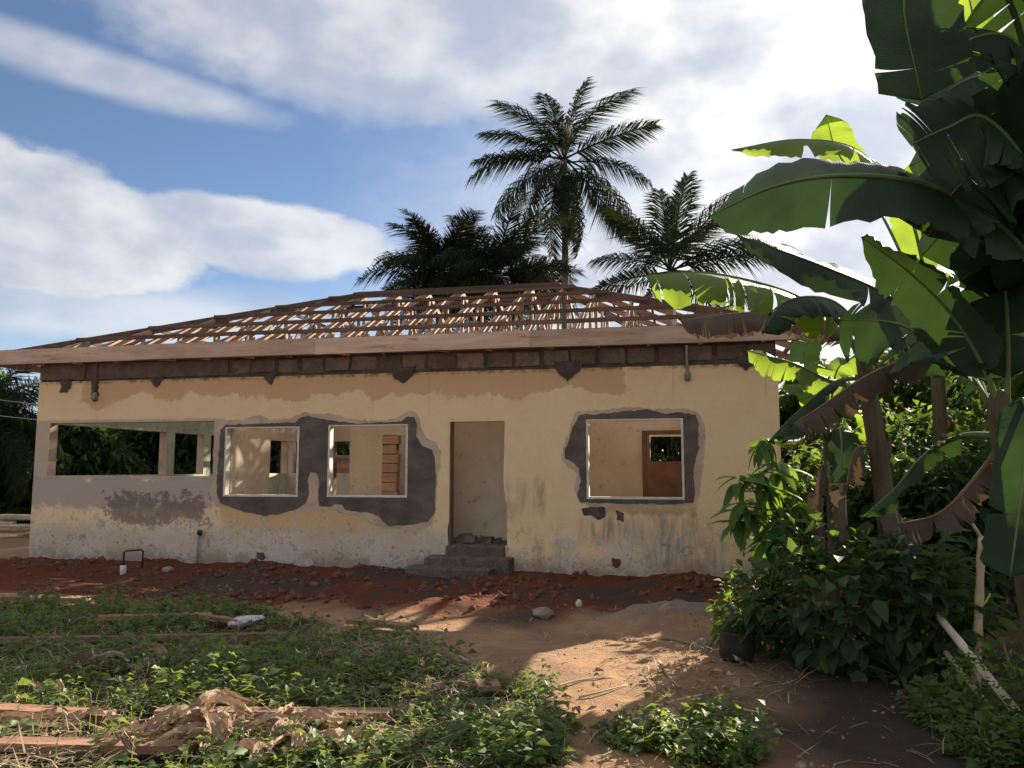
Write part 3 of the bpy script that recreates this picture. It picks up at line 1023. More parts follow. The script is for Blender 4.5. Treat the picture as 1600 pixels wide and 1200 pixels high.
# purlins
for i, fz in enumerate((0.045, 0.20, 0.375, 0.55, 0.73, 0.90, 0.985)):
    z = EAVE_Z + (RIDGE_Z - EAVE_Z) * fz
    for back in (0, 1):
        y = y_at(z, back)
        e0, e1 = hipx_at(z, 0), hipx_at(z, 1)
        mid = e0 + (e1 - e0) * random.uniform(0.35, 0.65)
        for a, b in ((e0, mid), (mid, e1)):
            beam('purlin', (a, y, z - 0.035 + jit(.008)), (b, y, z - 0.035 + jit(.008)), 0.05, 0.07, M['wood_dark'], roof)
    for right in (0, 1):
        xx = hipx_at(z, right)
        beam('purlin', (xx, y_at(z, 0), z - 0.036), (xx, y_at(z, 1), z - 0.036), 0.05, 0.07, M['wood_dark'], roof)
# fascia boards: front in three lengths, the other sides whole
FZ0, FZ1 = 3.635, 3.905
xs = [XE0 - 0.02, W(213, 550, -0.62)[0], W(492, 540, -0.62)[0], W(828, 520, -0.62)[0], XE1 + 0.02]
for i in range(4):
    sag = (0.0, 0.014, 0.004, -0.006)[i]
    v = box_v(xs[i] + 0.002, xs[i + 1] - 0.002, -0.64 - (0.006 if i == 1 else 0), -0.605, FZ0 + sag, FZ1 + sag)
    v = [(q[0], q[1], q[2] + 0.008 * math.sin(q[0] * 3.7 + i)) for q in v]
    fb = obj('fascia_board', v, BOX_F, M['fascia'], roof)
for right in (0, 1):
    xx = XE1 if right else XE0
    box('fascia_board', (xx - 0.018, xx + 0.018, -0.60, 10.60, FZ0 + 0.01, FZ1), M['wood_red'], roof)
box('fascia_board', (XE0, XE1, 10.605, 10.64, FZ0, FZ1), M['wood_red'], roof)
# soffit noggings and ledger under the front eave
beam('soffit_batten', (XE0 + 0.1, -0.56, 3.665), (XE1 - 0.1, -0.56, 3.665), 0.05, 0.05, M['wood_red'], roof)
beam('soffit_batten', (XE0 + 0.1, -0.03, 3.74), (XE1 - 0.1, -0.03, 3.74), 0.05, 0.07, M['wood_dark'], roof)
x = -13.4
while x < 0.3:
    beam('soffit_nogging', (x, -0.53, 3.67), (x + jit(.15), -0.06, 3.70), 0.05, 0.05, M['wood_red'], roof)
    x += random.uniform(0.75, 1.0)

# ------------------------------------------------------------------ small things at the house foot
def on_ground(px, py):
    p = G(px, py)
    for _ in range(4):
        p = G(px, py, gz(p.x, p.y))
    return p


p = on_ground(192, 898)
wp = empty('water_pipe', p)
tag(wp, 'black bent water pipe with a white socket in the red soil', 'pipe')
tube('bent_pipe', [(0, 0, 0.14), (0, 0, 0.36), (0.03, 0, 0.385), (0.26, 0.05, 0.40), (0.29, 0.05, 0.38), (0.29, 0.05, -0.05)], [0.016] * 6, M['pipe_black'], wp)
tube('socket', [(0, 0, -0.04), (0, 0, 0.13), (0, 0, 0.15)], [0.05, 0.05, 0.042], M['pvc_white'], wp, 14)
x_, z_ = W(311, 886)
p = HMAT @ Vector((x_, -0.06, 0))
sp = empty('standpipe', p)
tag(sp, 'grey standpipe with a tap against the front wall', 'standpipe')
tube('pipe', [(0, 0, -0.1), (0, 0, 0.58)], [0.022, 0.022], M['pipe_grey'], sp)
tube('tap', [(0, 0, 0.55), (0.02, -0.02, 0.60), (0.06, -0.05, 0.60), (0.07, -0.06, 0.52)], [0.03, 0.035, 0.03, 0.02], M['pipe_black'], sp)


def lump(name, p, r, mt, label, cat, group=None, squash=0.6, seed=0):
    bm = bmesh.new()
    bmesh.ops.create_icosphere(bm, subdivisions=2, radius=r)
    rr = random.Random(seed)
    ox = rr.uniform(0, 50)
    for v in bm.verts:
        n = float(vnoise(v.co.x / r + ox, v.co.y / r + v.co.z / r * 1.7, 1.5, 3))
        v.co *= 0.7 + 0.6 * n
        v.co.z *= squash
    me = bpy.data.meshes.new(name)
    bm.to_mesh(me)
    bm.free()
    me.materials.append(mt)
    o = link(name, me, None, (p.x, p.y, p.z + r * squash * 0.3), (0, 0, rr.uniform(0, 6)))
    return tag(o, label, cat, group)


lump('stone', on_ground(848, 962), 0.13, M['stone'], 'round pale brown stone on the red soil heap right of the steps', 'stone', seed=1)
lump('stone', on_ground(262, 892), 0.09, M['stone'], 'small tan stone by the wall between the two pipes', 'stone', seed=2)
lump('stone', on_ground(905, 948), 0.045, M['pale_stick'], 'small whitish upright stone on the soil heap', 'stone', squash=1.5, seed=3)
lump('stone', on_ground(1098, 1012), 0.08, M['stone'], 'small pointed stone on the sunlit sand left of the black pot', 'stone', squash=0.9, seed=4)
lump('stone', on_ground(1040, 980), 0.13, M['clod'], 'flat dark lump at the edge of the grey ash heap', 'stone', squash=0.3, seed=5)

# ------------------------------------------------------------------ leaf card fields
def build_soup(name, verts, faces_per, rnd, mt, parent=None, tri=False):
    """verts (n,k,3) with a common face list, rnd (n,) stored per vertex"""
    n, k, _ = verts.shape
    me = bpy.data.meshes.new(name)
    fl = np.array([i for f in faces_per for i in f], dtype=np.int32)
    sizes = np.array([len(f) for f in faces_per], dtype=np.int32)
    me.vertices.add(n * k)
    me.vertices.foreach_set('co', verts.reshape(-1).astype(np.float32))
    loops = (np.arange(n, dtype=np.int32)[:, None] * k + fl[None, :]).ravel()
    me.loops.add(len(loops))
    me.loops.foreach_set('vertex_index', loops)
    ls = (np.arange(n, dtype=np.int32)[:, None] * len(fl) + np.concatenate([[0], np.cumsum(sizes)[:-1]])[None, :]).ravel()
    me.polygons.add(len(ls))
    me.polygons.foreach_set('loop_start', ls.astype(np.int32))
    me.update()
    a = me.attributes.new('rnd', 'FLOAT', 'POINT')
    a.data.foreach_set('value', np.repeat(rnd, k).astype(np.float32))
    me.materials.append(mt)
    return link(name, me, parent)


LEAF_F = [(0, 1, 2), (0, 2, 3), (1, 4, 2), (2, 4, 3)]     # base, left, mid, right, tip


def leaf_verts(base, dirs, normals, length, width, fold=0.25, droop=0.25):
    """ovate leaves: (n,5,3)"""
    d = dirs / np.linalg.norm(dirs, axis=1, keepdims=True)
    s = np.cross(d, normals)
    s /= np.linalg.norm(s, axis=1, keepdims=True) + 1e-9
    nn = np.cross(s, d)
    L, Wd = length[:, None], width[:, None]
    mid = base + d * L * 0.45
    left = mid + s * Wd * 0.5 + nn * Wd * fold
    right = mid - s * Wd * 0.5 + nn * Wd * fold
    tip = base + d * L - np.array([0, 0, 1.0]) * L * droop
    return np.stack([base, left, mid, right, tip], 1)


def rand_unit(n):
    v = rng.normal(size=(n, 3))
    return v / np.linalg.norm(v, axis=1, keepdims=True)


def foliage_tree(name, loc, height, rad, n, leaf, mt, label, group=None, trunk_r=0.12, crown_lo=0.3, seed=0, clumps=26, cat='tree', flat=0.8):
    root = empty(name, loc)
    tag(root, label, cat, group)
    r = np.random.default_rng(seed)
    cz0 = height * crown_lo
    cs_ = []
    for i in range(clumps):
        a, q = r.uniform(0, 6.283), math.sqrt(r.uniform(0.02, 1))
        zz = r.uniform(0.08, 0.95)
        w_ = math.sin(math.pi * min(1, zz * 0.75 + 0.22)) ** 0.6
        cs_.append((math.cos(a) * q * rad * w_, math.sin(a) * q * rad * w_, cz0 + zz * (height - cz0)))
    cs_ = np.array(cs_)
    which = r.integers(0, clumps, n)
    cr = r.uniform(0.22, 0.42, clumps) * rad
    off = r.normal(size=(n, 3))
    off /= np.linalg.norm(off, axis=1, keepdims=True)
    off *= (r.uniform(0.15, 1.0, n) ** 0.5 * cr[which])[:, None] * np.array([1, 1, flat])
    pos = cs_[which] + off
    d = off + r.normal(size=(n, 3)) * 0.25 * rad
    d[:, 2] -= 0.15 * rad
    nrm = r.normal(size=(n, 3)) * 0.7 + np.array([0, 0, 1.0])
    ln = leaf * r.uniform(0.7, 1.3, n)
    v = leaf_verts(pos, d, nrm, ln, ln * r.uniform(0.4, 0.6, n))
    build_soup('crown', v, LEAF_F, r.random(n), mt, root)
    tv, tf = [], []
    pts = [(0, 0, -0.1), (r.uniform(-.1, .1), r.uniform(-.1, .1), cz0), (r.uniform(-.3, .3), r.uniform(-.3, .3), height * 0.7)]
    a, b = tube_geo(spline(pts, 7), np.linspace(trunk_r, trunk_r * 0.4, 7), 7)
    tv += a
    tf += b
    for i in range(0, clumps, 2):
        s_ = Vector((pts[1][0], pts[1][1], cz0 * r.uniform(0.8, 1.3)))
        e_ = Vector(cs_[i])
        a, b = tube_geo([s_, s_.lerp(e_, 0.5) + Vector((0, 0, 0.15)), e_], [trunk_r * .45, trunk_r * .3, trunk_r * .1], 5)
        tf += [tuple(q + len(tv) for q in f) for f in b]
        tv += a
    obj('trunk', tv, tf, M['bark'], root, smooth=True)
    return root


# trees behind and left of the house
bg_trees = [(-21.5, 22.5, 3.4, 2.4, 'low dark tree at the left edge under the palm'), (-17.3, 36, 5.6, 3.2, 'farther dark tree filling the left gaps behind the veranda'), (-11.5, 37, 5.8, 3.2, 'farther dark tree filling the right gaps behind the veranda'), (-13.9, 25.0, 3.2, 1.9, 'low bushy tree close behind the veranda parapet'),
            (-16.6, 24.0, 3.3, 1.9, 'low bushy tree behind the left veranda post'),
            (-19.5, 27, 5.2, 2.6, 'dark leafy tree behind the far left corner of the house'), (-15.5, 30, 5.0, 2.8, 'dark tree seen through the left end of the veranda opening'),
            (-12.2, 28.5, 4.8, 2.6, 'dark tree seen through the middle of the veranda opening'), (-9.2, 31, 5.4, 2.8, 'dark tree seen through the right end of the veranda opening'),
            (-6.0, 33, 5.6, 2.6, 'dark tree seen through the left framed window'), (2.8, 30, 5.0, 2.4, 'tree seen through the far window behind the right room'),
            (5.6, 28, 4.6, 2.4, 'leafy tree behind the right rear corner of the house')]
for i, (x, y, h_, r_, lb) in enumerate(bg_trees):
    foliage_tree('leafy_tree', (x, y, 0), h_, r_, 8500, 0.33, M['tree_leaf'], lb, 'trees behind the house', 0.14, 0.04, 100 + i, 44)

# ------------------------------------------------------------------ palms
def frond_mesh(name, L, n_leaf, leaf_len, droop, seed, plumose=0.0, hang=0.35):
    r = np.random.default_rng(seed)
    ts = np.linspace(0, 1, 14)
    pts = [Vector((L * (t - 0.12 * droop * t ** 3), 0, -droop * L * 0.55 * t ** 2.2)) for t in ts]
    V, Fc = tube_geo(pts, [0.045 * (1 - 0.9 * t) + 0.005 for t in ts], 5, False)
    rnd = [0.3] * len(V)
    for i in range(n_leaf):
        t = 0.14 + 0.85 * (i / (n_leaf - 1))
        k = min(int(t * 13), 12)
        p = pts[k].lerp(pts[k + 1], t * 13 - k)
        tan = (pts[k + 1] - pts[k]).normalized()
        ll = leaf_len * (0.55 + 0.6 * math.sin(math.pi * min(1, 0.15 + t * 0.8))) * r.uniform(0.85, 1.12) * (1.0 if t < 0.85 else 0.75)
        for sd in (-1, 1):
            up = r.uniform(-0.1, 0.25) + plumose * r.uniform(-0.9, 0.9)
            d = (tan * (0.55 + 0.5 * t + r.uniform(-.08, .08)) + Vector((0, sd, 0)) * 0.85 + Vector((0, 0, up))).normalized()
            mid = p + d * ll * 0.5
            tip = p + d * ll * 0.92 - Vector((0, 0, ll * hang * r.uniform(0.6, 1.5)))
            wv = tan * (0.031 * r.uniform(0.8, 1.3))
            b = len(V)
            V += [p - wv * 0.6, p + wv * 0.6, mid + wv, mid - wv, tip]
            Fc += [(b, b + 1, b + 2, b + 3), (b + 3, b + 2, b + 4)]
            rnd += [float(r.random())] * 5
    me = mesh_data(name, V, Fc, [M['palm_leaf']])
    a = me.attributes.new('rnd', 'FLOAT', 'POINT')
    a.data.foreach_set('value', np.array(rnd, dtype=np.float32))
    return me


def palm(name, base, height, fr_meshes, fronds, label, trunk_r=0.16, lean=(0, 0), scale=1.0, group=None):
    root = empty(name, base)
    tag(root, label, 'palm tree', group)
    top = Vector((lean[0], lean[1], height))
    pts = spline([(0, 0, -0.2), (lean[0] * 0.3, lean[1] * 0.3, height * 0.5), top], 14)
    rad = [trunk_r * (1.25 - 0.5 * i / 13) * (1 + 0.06 * (i % 2)) for i in range(14)]
    v, f = tube_geo(pts, rad, 10)
    obj('trunk', v, f, M['palm_bark'], root, smooth=True)
    for i, (az_, el_, s) in enumerate(fronds):
        o = link('frond', fr_meshes[i % len(fr_meshes)], root, top + Vector((0, 0, random.uniform(-.15, .1))))
        # azimuth measured from the viewer's right, counter-clockwise seen from above
        q = Matrix.Rotation(math.radians(az_), 4, 'Z') @ Matrix.Rotation(-math.radians(el_), 4, 'Y') @ Matrix.Rotation(random.uniform(-.8, .8), 4, 'X')
        o.rotation_euler = q.to_euler()
        o.scale = (s * scale,) * 3
    return root


coco_up = [frond_mesh('coconut_frond', 4.4, 88, 1.05, 0.30, 11, 0.25, 0.40), frond_mesh('coconut_frond', 4.3, 84, 1.1, 0.50, 12, 0.25, 0.50)]
coco_dn = [frond_mesh('coconut_frond', 4.4, 86, 1.05, 0.85, 13, 0.3, 0.65), frond_mesh('coconut_frond', 4.6, 84, 1.05, 0.65, 14, 0.25, 0.6)]
oil = [frond_mesh('oil_palm_frond', 4.3, 100, 0.95, 0.95, 15, 0.9, 0.55), frond_mesh('oil_palm_frond', 4.1, 100, 0.92, 0.75, 16, 0.9, 0.50),
       frond_mesh('oil_palm_frond', 4.4, 100, 0.95, 1.15, 17, 0.9, 0.6)]


def crown_of(n, el_hi, el_lo, s0, s1, seed):
    r = random.Random(seed)
    out = []
    for i in range(n):
        f = i / (n - 1)
        out.append((i * 137.5 + r.uniform(-18, 18), el_hi + (el_lo - el_hi) * f ** 0.85 + r.uniform(-7, 7), r.uniform(s0, s1)))
    return out


pt = P(882, 250, 36)
fr = [(25, 84, 1.1), (150, 82, 1.15), (8, 72, 1.15), (172, 64, 1.05), (6, 30, 1.2), (174, 38, 1.1), (182, 16, 1.15), (-8, 5, 1.0), (196, 2, 1.1),
      (205, -26, 1.15), (188, -40, 1.15), (-12, -30, 1.25), (-20, -48, 1.2), (-60, -60, 1.1), (-85, 30, 0.9), (-100, -20, 0.95),
      (95, 45, 1.0), (80, 0, 1.0), (110, -45, 1.0), (225, -62, 1.15), (-105, -68, 1.1), (10, -66, 1.15)]
root = palm('coconut_palm', (pt.x, pt.y, 0), pt.z, coco_up + coco_dn, fr, 'tallest coconut palm rising behind the middle of the roof', 0.17, (0, 0), 0.90, 'palms behind the house')
pt = P(1046, 425, 33)
fr = [(15, 82, 1.15), (100, 85, 1.1), (165, 74, 1.05), (172, 52, 0.9), (12, 62, 1.15), (8, 40, 1.2), (4, 18, 1.2), (170, 25, 0.85), (-12, -2, 1.15), (192, -10, 0.9),
      (-25, -30, 1.05), (-80, 40, 0.9), (90, 40, 1.0), (200, -40, 0.9)]
palm('coconut_palm', (pt.x, pt.y, 0), pt.z, coco_up + coco_dn[:1], fr, 'shorter coconut palm with upright fronds above the right roof hip', 0.17, (0, 0), 0.95, 'palms behind the house')
pt = P(690, 425, 31)
palm('oil_palm', (pt.x, pt.y, 0), pt.z, oil, crown_of(34, 84, -38, 0.72, 0.95, 3), 'bushy oil palm at the left of the palm group', 0.25, (0, 0), 0.80, 'palms behind the house')
pt = P(778, 430, 30)
palm('oil_palm', (pt.x, pt.y, 0), pt.z, oil, crown_of(30, 86, -40, 0.75, 1.0, 4), 'bushy oil palm between the left one and the tall coconut palm', 0.25, (0, 0), 0.80, 'palms behind the house')
pt = P(850, 455, 40)
palm('oil_palm', (pt.x, pt.y, 0), pt.z, oil, crown_of(20, 80, -30, 0.6, 0.75, 5), 'small palm low behind the tall coconut trunk', 0.2, (0, 0), 0.8, 'palms behind the house')
pt = P(-15, 640, 21)
palm('oil_palm', (pt.x, pt.y, 0), pt.z, oil, crown_of(30, 70, -55, 0.7, 0.9, 6), 'low dark palm left of the house wall', 0.25, (0, 0), 0.62, 'palms behind the house')

# ------------------------------------------------------------------ far buildings, timber, wires
def far_wall(name, px0, px1, py_top, Y, mt, label, cat, depth=3.0):
    a, b = P(px0, py_top, Y), P(px1, py_top, Y)
    root = empty(name, (a.x, Y, 0))
    tag(root, label, cat)
    box('wall', (0, b.x - a.x, 0, depth, -0.1, a.z), mt, root)
    return root, b.x - a.x, a.z


hb, wd, hz = far_wall('block_building', 488, 566, 716, 24.5, M['block_far'], 'low unplastered block building seen through the second window', 'building', 3)
box('roof_slab', (-0.15, wd + 0.15, -0.15, 3.15, hz + 0.002, hz + 0.08), M['grey_roof'], hb)
for r in range(10):
    for c in range(5):
        bx_ = c * 0.42 + (0.2 if r % 2 else 0)
        if bx_ + 0.38 < wd:
            box('block', (bx_ + 0.02, bx_ + 0.40, -0.02, 0.01, 0.05 + r * 0.21, 0.235 + r * 0.21), M['clay'] if (r * 5 + c) % 4 == 0 else M['block_far'], hb, 0.006)
hb2, wd, hz = far_wall('neighbour_house', 1190, 1330, 690, 24, M['white_wall'], 'pale house with a grey roof behind the banana plants', 'house', 5)
rv = [(-0.3, -0.4, hz), (wd + 0.3, -0.4, hz), (wd + 0.3, 5.4, hz), (-0.3, 5.4, hz), (-0.3, 2.5, hz + 0.7), (wd + 0.3, 2.5, hz + 0.7)]
obj('roof', rv, [(0, 1, 5, 4), (2, 3, 4, 5), (1, 2, 5), (3, 0, 4), (3, 2, 1, 0)], M['grey_roof'], hb2)
box('window', (0.6, 1.5, -0.03, 0.02, 0.7, 1.5), M['inner_brown'], hb2)

stackp = G(18, 838)
tsx = 0
for i in range(9):
    a = Vector((stackp.x - 1.6 + jit(.5), stackp.y + jit(.5), 0.08 + 0.055 * i))
    o = beam('timber', (0, 0, 0), (2.6 + jit(.4), 0.5 * jit(1), 0.02), 0.14, 0.05, M['pale_stick'])
    o.location = a
    o.rotation_euler = (0, 0, jit(0.25))
    tag(o, 'sawn timber in the pale loose stack left of the house', 'timber', 'timber stack left of the house')
for i, (ya, yb) in enumerate(((612, 632), (640, 656))):
    a, b = P(-260, ya - 70, 17), HMAT @ Vector((-H - 0.01, 0.3, W(50, yb)[1]))
    pts = [a.lerp(b, t) - Vector((0, 0, 0.5 * math.sin(math.pi * t) * 0.5)) for t in np.linspace(0, 1, 12)]
    tag(tube('overhead_cable', pts, [0.008] * 12, M['cable'], None, 5), ('upper' if i == 0 else 'lower') + ' of the two thin cables running to the left wall end', 'cable')

# ------------------------------------------------------------------ banana plants
def leaf_shape(s, tip=0.75):
    a = min(1.0, (s / 0.14)) ** 0.6
    b = 1.0 if s < tip else max(0.0, 1 - ((s - tip) / (1 - tip)) ** 2.2) ** 0.5
    return a * b


def banana_leaf(plant, path, half_w, hint, droop=(0.4, 0.4), tears=5, seed=0, mt='banana', rib='midrib', blade0=0.22, tip=0.75, gap=0.5, curl=0.5, label=None, rib_r=0.022, w2=1.0):
    r = random.Random(seed)
    inv = plant.matrix_basis.inverted()
    pts = [inv @ Vector(p) for p in path]
    N = 64
    mid = spline(pts, N)
    hint = Vector(hint).normalized()
    V, Fc, UV = [], [], []

    def frame(f):
        f = max(0.0, min(1.0, f)) * (N - 1)
        k = min(int(f), N - 2)
        c = mid[k].lerp(mid[k + 1], f - k)
        k0, k1 = max(k - 1, 0), min(k + 2, N - 1)
        t = (mid[k1] - mid[k0]).normalized()
        s = hint - t * hint.dot(t)
        s.normalize()
        gv = Vector((0, 0, -1)) - t * (-t.z)
        n = t.cross(s)
        if gv.length > 0.15:
            gv.normalize()
        else:
            gv = n
        # bending direction: the blade normal on the side nearer to gravity
        bd = n if n.dot(gv) > 0 else -n
        return c, t, s, bd, gv

    AC = 7
    for hi_, sd in enumerate((1, -1)):
        cuts_ = sorted([0.0, 1.0] + [r.uniform(0.06, 0.97) for _ in range(tears)])
        for ci in range(len(cuts_) - 1):
            a, b = cuts_[ci], cuts_[ci + 1]
            if b - a < 0.004:
                continue
            nseg = max(2, int((b - a) * 34))
            extra = r.uniform(-0.10, 0.30) if tears > 2 else 0.0
            wscale = r.uniform(0.86, 1.05) if tears > 2 else 1.0
            cen = (a + b) / 2
            b0 = len(V)
            for i in range(nseg + 1):
                f = a + (b - a) * i / nseg
                fs = blade0 + (1 - blade0) * f
                c, t, s, bd, gv = frame(fs)
                w = half_w * (w2 if hi_ else 1.0) * leaf_shape(f, tip) * wscale * (1 + 0.03 * math.sin(f * 60 + seed) + 0.10 * (float(vnoise(f * 34 + seed, hi_ * 7.0, 1.0, 2)) - 0.55))
                pos = c.copy()
                for j in range(AC):
                    q = j / (AC - 1)
                    if j:
                        an = droop[hi_] * (0.35 + 0.9 * q) + extra * q
                        dvec = s * sd * math.cos(an) + bd * math.sin(an)
                        if an > 1.2:
                            dvec = dvec.lerp(gv, min(1, (an - 1.2) * 1.2))
                        pos = pos + dvec.normalized() * (w / (AC - 1))
                    shrink = (cen - f) * gap * q * q * min(1, (b - a) * 6) * (0.35 if tears < 3 else 1)
                    pp = pos + t * (shrink * (mid[-1] - mid[0]).length * 0.5)
                    pp = pp + bd * (0.010 * math.sin(f * 95 + hi_ * 2 + seed) * q + 0.02 * math.sin(f * 17 + seed * 1.7) * q)
                    V.append(pp)
                    UV.append((f * 2.2, q * 0.5))
            for i in range(nseg):
                for j in range(AC - 1):
                    k = b0 + i * AC + j
                    Fc.append((k, k + 1, k + AC + 1, k + AC))
    lf = obj('leaf', V, Fc, M[mt], plant, smooth=True)
    uvl = lf.data.uv_layers.new(name='UVMap')
    li = np.zeros(len(lf.data.loops), dtype=np.int32)
    lf.data.loops.foreach_get('vertex_index', li)
    uvl.data.foreach_set('uv', np.array(UV, dtype=np.float32)[li].ravel())
    rr = [rib_r * (1 - 0.85 * i / 31) for i in range(32)]
    v, f = tube_geo([mid[int(i * (N - 1) / 31)] for i in range(32)], rr, 6)
    obj('midrib', v, f, M[rib], lf, smooth=True)
    if label:
        lf['label'] = label
    return lf


def banana(name, base, crown, label, r0=0.13, dead=3, seed=0):
    base, crown = Vector(base), Vector(crown)
    root = empty(name, (base.x, base.y, 0))
    tag(root, label, 'banana plant')
    d = crown - Vector((base.x, base.y, 0))
    pts = spline([Vector((0, 0, -0.1)), d * 0.5 + Vector((0.03, 0, 0)), d, d + Vector((0, 0, 0.25))], 12)
    rad = [r0 * (1 - 0.45 * i / 11) * (1 + 0.05 * math.sin(i * 2.3)) for i in range(12)]
    rad[-1] *= 0.5
    v, f = tube_geo(pts, rad, 12)
    obj('pseudostem', v, f, M['banana_stem'], root, smooth=True)
    rr = random.Random(seed)
    bpy.context.view_layer.update()
    for i in range(dead):
        a = rr.uniform(0, 6.28)
        o = Vector((math.cos(a), math.sin(a), 0))
        z0 = d.z * rr.uniform(0.55, 0.95)
        b = root.matrix_basis @ (d * (z0 / d.z))
        L = rr.uniform(0.6, 1.2)
        path = [b, b + o * 0.18 + Vector((0, 0, -0.02)), b + o * 0.28 + Vector((0, 0, -L * 0.45)), b + o * 0.25 + Vector((0, 0, -L))]
        banana_leaf(root, path, rr.uniform(0.09, 0.16), (-o.y, o.x, 0.1), (0.9, 0.9), 6, seed * 10 + i, 'banana_dry', 'dry_midrib', 0.15, rib_r=0.012)
    return root


def leaves(plant, specs):
    for i, s in enumerate(specs):
        path = [P(*q) for q in s[0]]
        banana_leaf(plant, path, s[1], s[2], **s[3])


A0 = P(1402, 860, 7.3)
A1 = P(1352, 580, 7.2)
bA = banana('banana_plant', A0, A1, 'slim brown-stemmed banana plant just right of the house corner', 0.105, 4, 1)
leaves(bA, [
    ([(1352, 580, 7.2), (1318, 512, 7.1), (1250, 465, 6.9), (1170, 438, 6.75), (1090, 425, 6.6), (1008, 430, 6.5)], 0.40, (0, -1, 0.1), dict(droop=(1.25, 0.15), w2=0.3, tears=13, seed=3, mt='banana_young', gap=0.35, tip=0.9, label='sunlit light green leaf arching over the roof corner')),
    ([(1352, 580, 7.25), (1318, 520, 7.35), (1270, 497, 7.5), (1180, 488, 7.6), (1060, 500, 7.7)], 0.24, (0, -1, 0), dict(droop=(1.3, 1.25), tears=22, seed=4, mt='banana_dry', rib='dry_midrib', gap=0.7, blade0=0.18, tip=0.92, label='withered brown leaf hanging in strips before the fascia')),
    ([(1360, 610, 7.6), (1300, 596, 7.7), (1240, 568, 7.8), (1168, 548, 7.9)], 0.22, (0, -0.8, -0.6), dict(droop=(0.9, 0.2), w2=0.4, tears=8, seed=5, mt='banana_young', gap=0.4)),
    ([(1352, 580, 7.2), (1372, 500, 7.4), (1420, 430, 7.7), (1500, 420, 8.0)], 0.26, (0.2, -1, 0), dict(droop=(0.7, 0.7), tears=5, seed=6, mt='banana_young')),
    ([(1345, 590, 7.2), (1300, 600, 7.0), (1240, 650, 6.9), (1200, 690, 6.8)], 0.13, (0.5, -0.6, 0.5), dict(droop=(0.8, 0.8), tears=8, seed=8, mt='banana')),
    ([(1352, 578, 7.2), (1345, 520, 6.9), (1300, 470, 6.6), (1230, 470, 6.4), (1190, 520, 6.3)], 0.26, (0.1, -0.9, -0.3), dict(droop=(0.7, 0.5), tears=7, seed=9, mt='banana', gap=0.2)),
    ([(1355, 575, 7.2), (1400, 530, 7.0), (1450, 540, 6.9), (1480, 590, 6.8)], 0.18, (0.4, -0.8, 0.3), dict(droop=(0.9, 0.9), tears=7, seed=7, mt='banana'))])
B0 = P(1640, 1100, 5.3)
B1 = P(1566, 672, 5.0)
bB = banana('banana_plant', B0, B1, 'short banana plant with fanning petioles at the right edge of the photo', 0.11, 0, 2)
leaves(bB, [
    ([(1566, 672, 5.0), (1525, 600, 5.1), (1470, 545, 5.3), (1400, 505, 5.6), (1312, 500, 6.0)], 0.38, (0.1, -0.75, -0.65), dict(droop=(0.45, 0.35), tears=4, seed=11)),
    ([(1568, 665, 5.0), (1540, 580, 4.95), (1490, 495, 4.95), (1420, 425, 5.05), (1345, 370, 5.2)], 0.26, (0.5, -0.5, -0.6), dict(droop=(0.35, 0.35), tears=2, seed=12)),
    ([(1572, 660, 5.0), (1575, 560, 4.9), (1570, 450, 4.9), (1545, 330, 5.0)], 0.24, (1, -0.3, 0), dict(droop=(0.3, 0.3), tears=3, seed=13)),
    ([(1572, 668, 4.95), (1600, 625, 4.6), (1606, 690, 4.4), (1592, 800, 4.35), (1578, 905, 4.35)], 0.15, (1, -0.35, 0), dict(droop=(0.25, 0.35), tears=1, seed=14, tip=0.93, label='dark green leaf hanging straight down at the right edge')),
    ([(1560, 680, 5.1), (1500, 682, 5.3), (1440, 715, 5.4), (1400, 762, 5.5), (1345, 810, 5.6)], 0.12, (0.3, -0.6, 0.6), dict(droop=(0.6, 0.7), tears=2, seed=15)),
    ([(1562, 665, 5.1), (1500, 560, 5.7), (1400, 470, 5.9), (1290, 418, 5.8), (1148, 366, 5.7)], 0.24, (0.1, -0.6, -0.75), dict(droop=(0.35, 0.3), tears=2, seed=16, label='long glossy dark leaf reaching far left')),
    ([(1560, 675, 5.1), (1500, 532, 6.1), (1430, 555, 6.2), (1350, 590, 6.3), (1290, 630, 6.4), (1240, 662, 6.5)], 0.22, (0, -1, 0), dict(droop=(1.35, 1.2), tears=6, seed=17, mt='banana_dry', rib='dry_midrib', blade0=0.3, gap=0.7, label='withered grey-brown leaf hanging in rags')),
    ([(1566, 690, 5.0), (1530, 740, 5.3), (1470, 800, 5.4), (1400, 820, 5.6)], 0.16, (0, -1, 0), dict(droop=(1.3, 1.2), tears=6, seed=18, mt='banana_dry', rib='dry_midrib', gap=0.8))])
C0 = P(1665, 1150, 4.6)
C1 = P(1648, 500, 4.6)
bC = banana('banana_plant', C0, C1, 'tall banana plant whose huge dark leaves fill the upper right corner', 0.14, 0, 3)
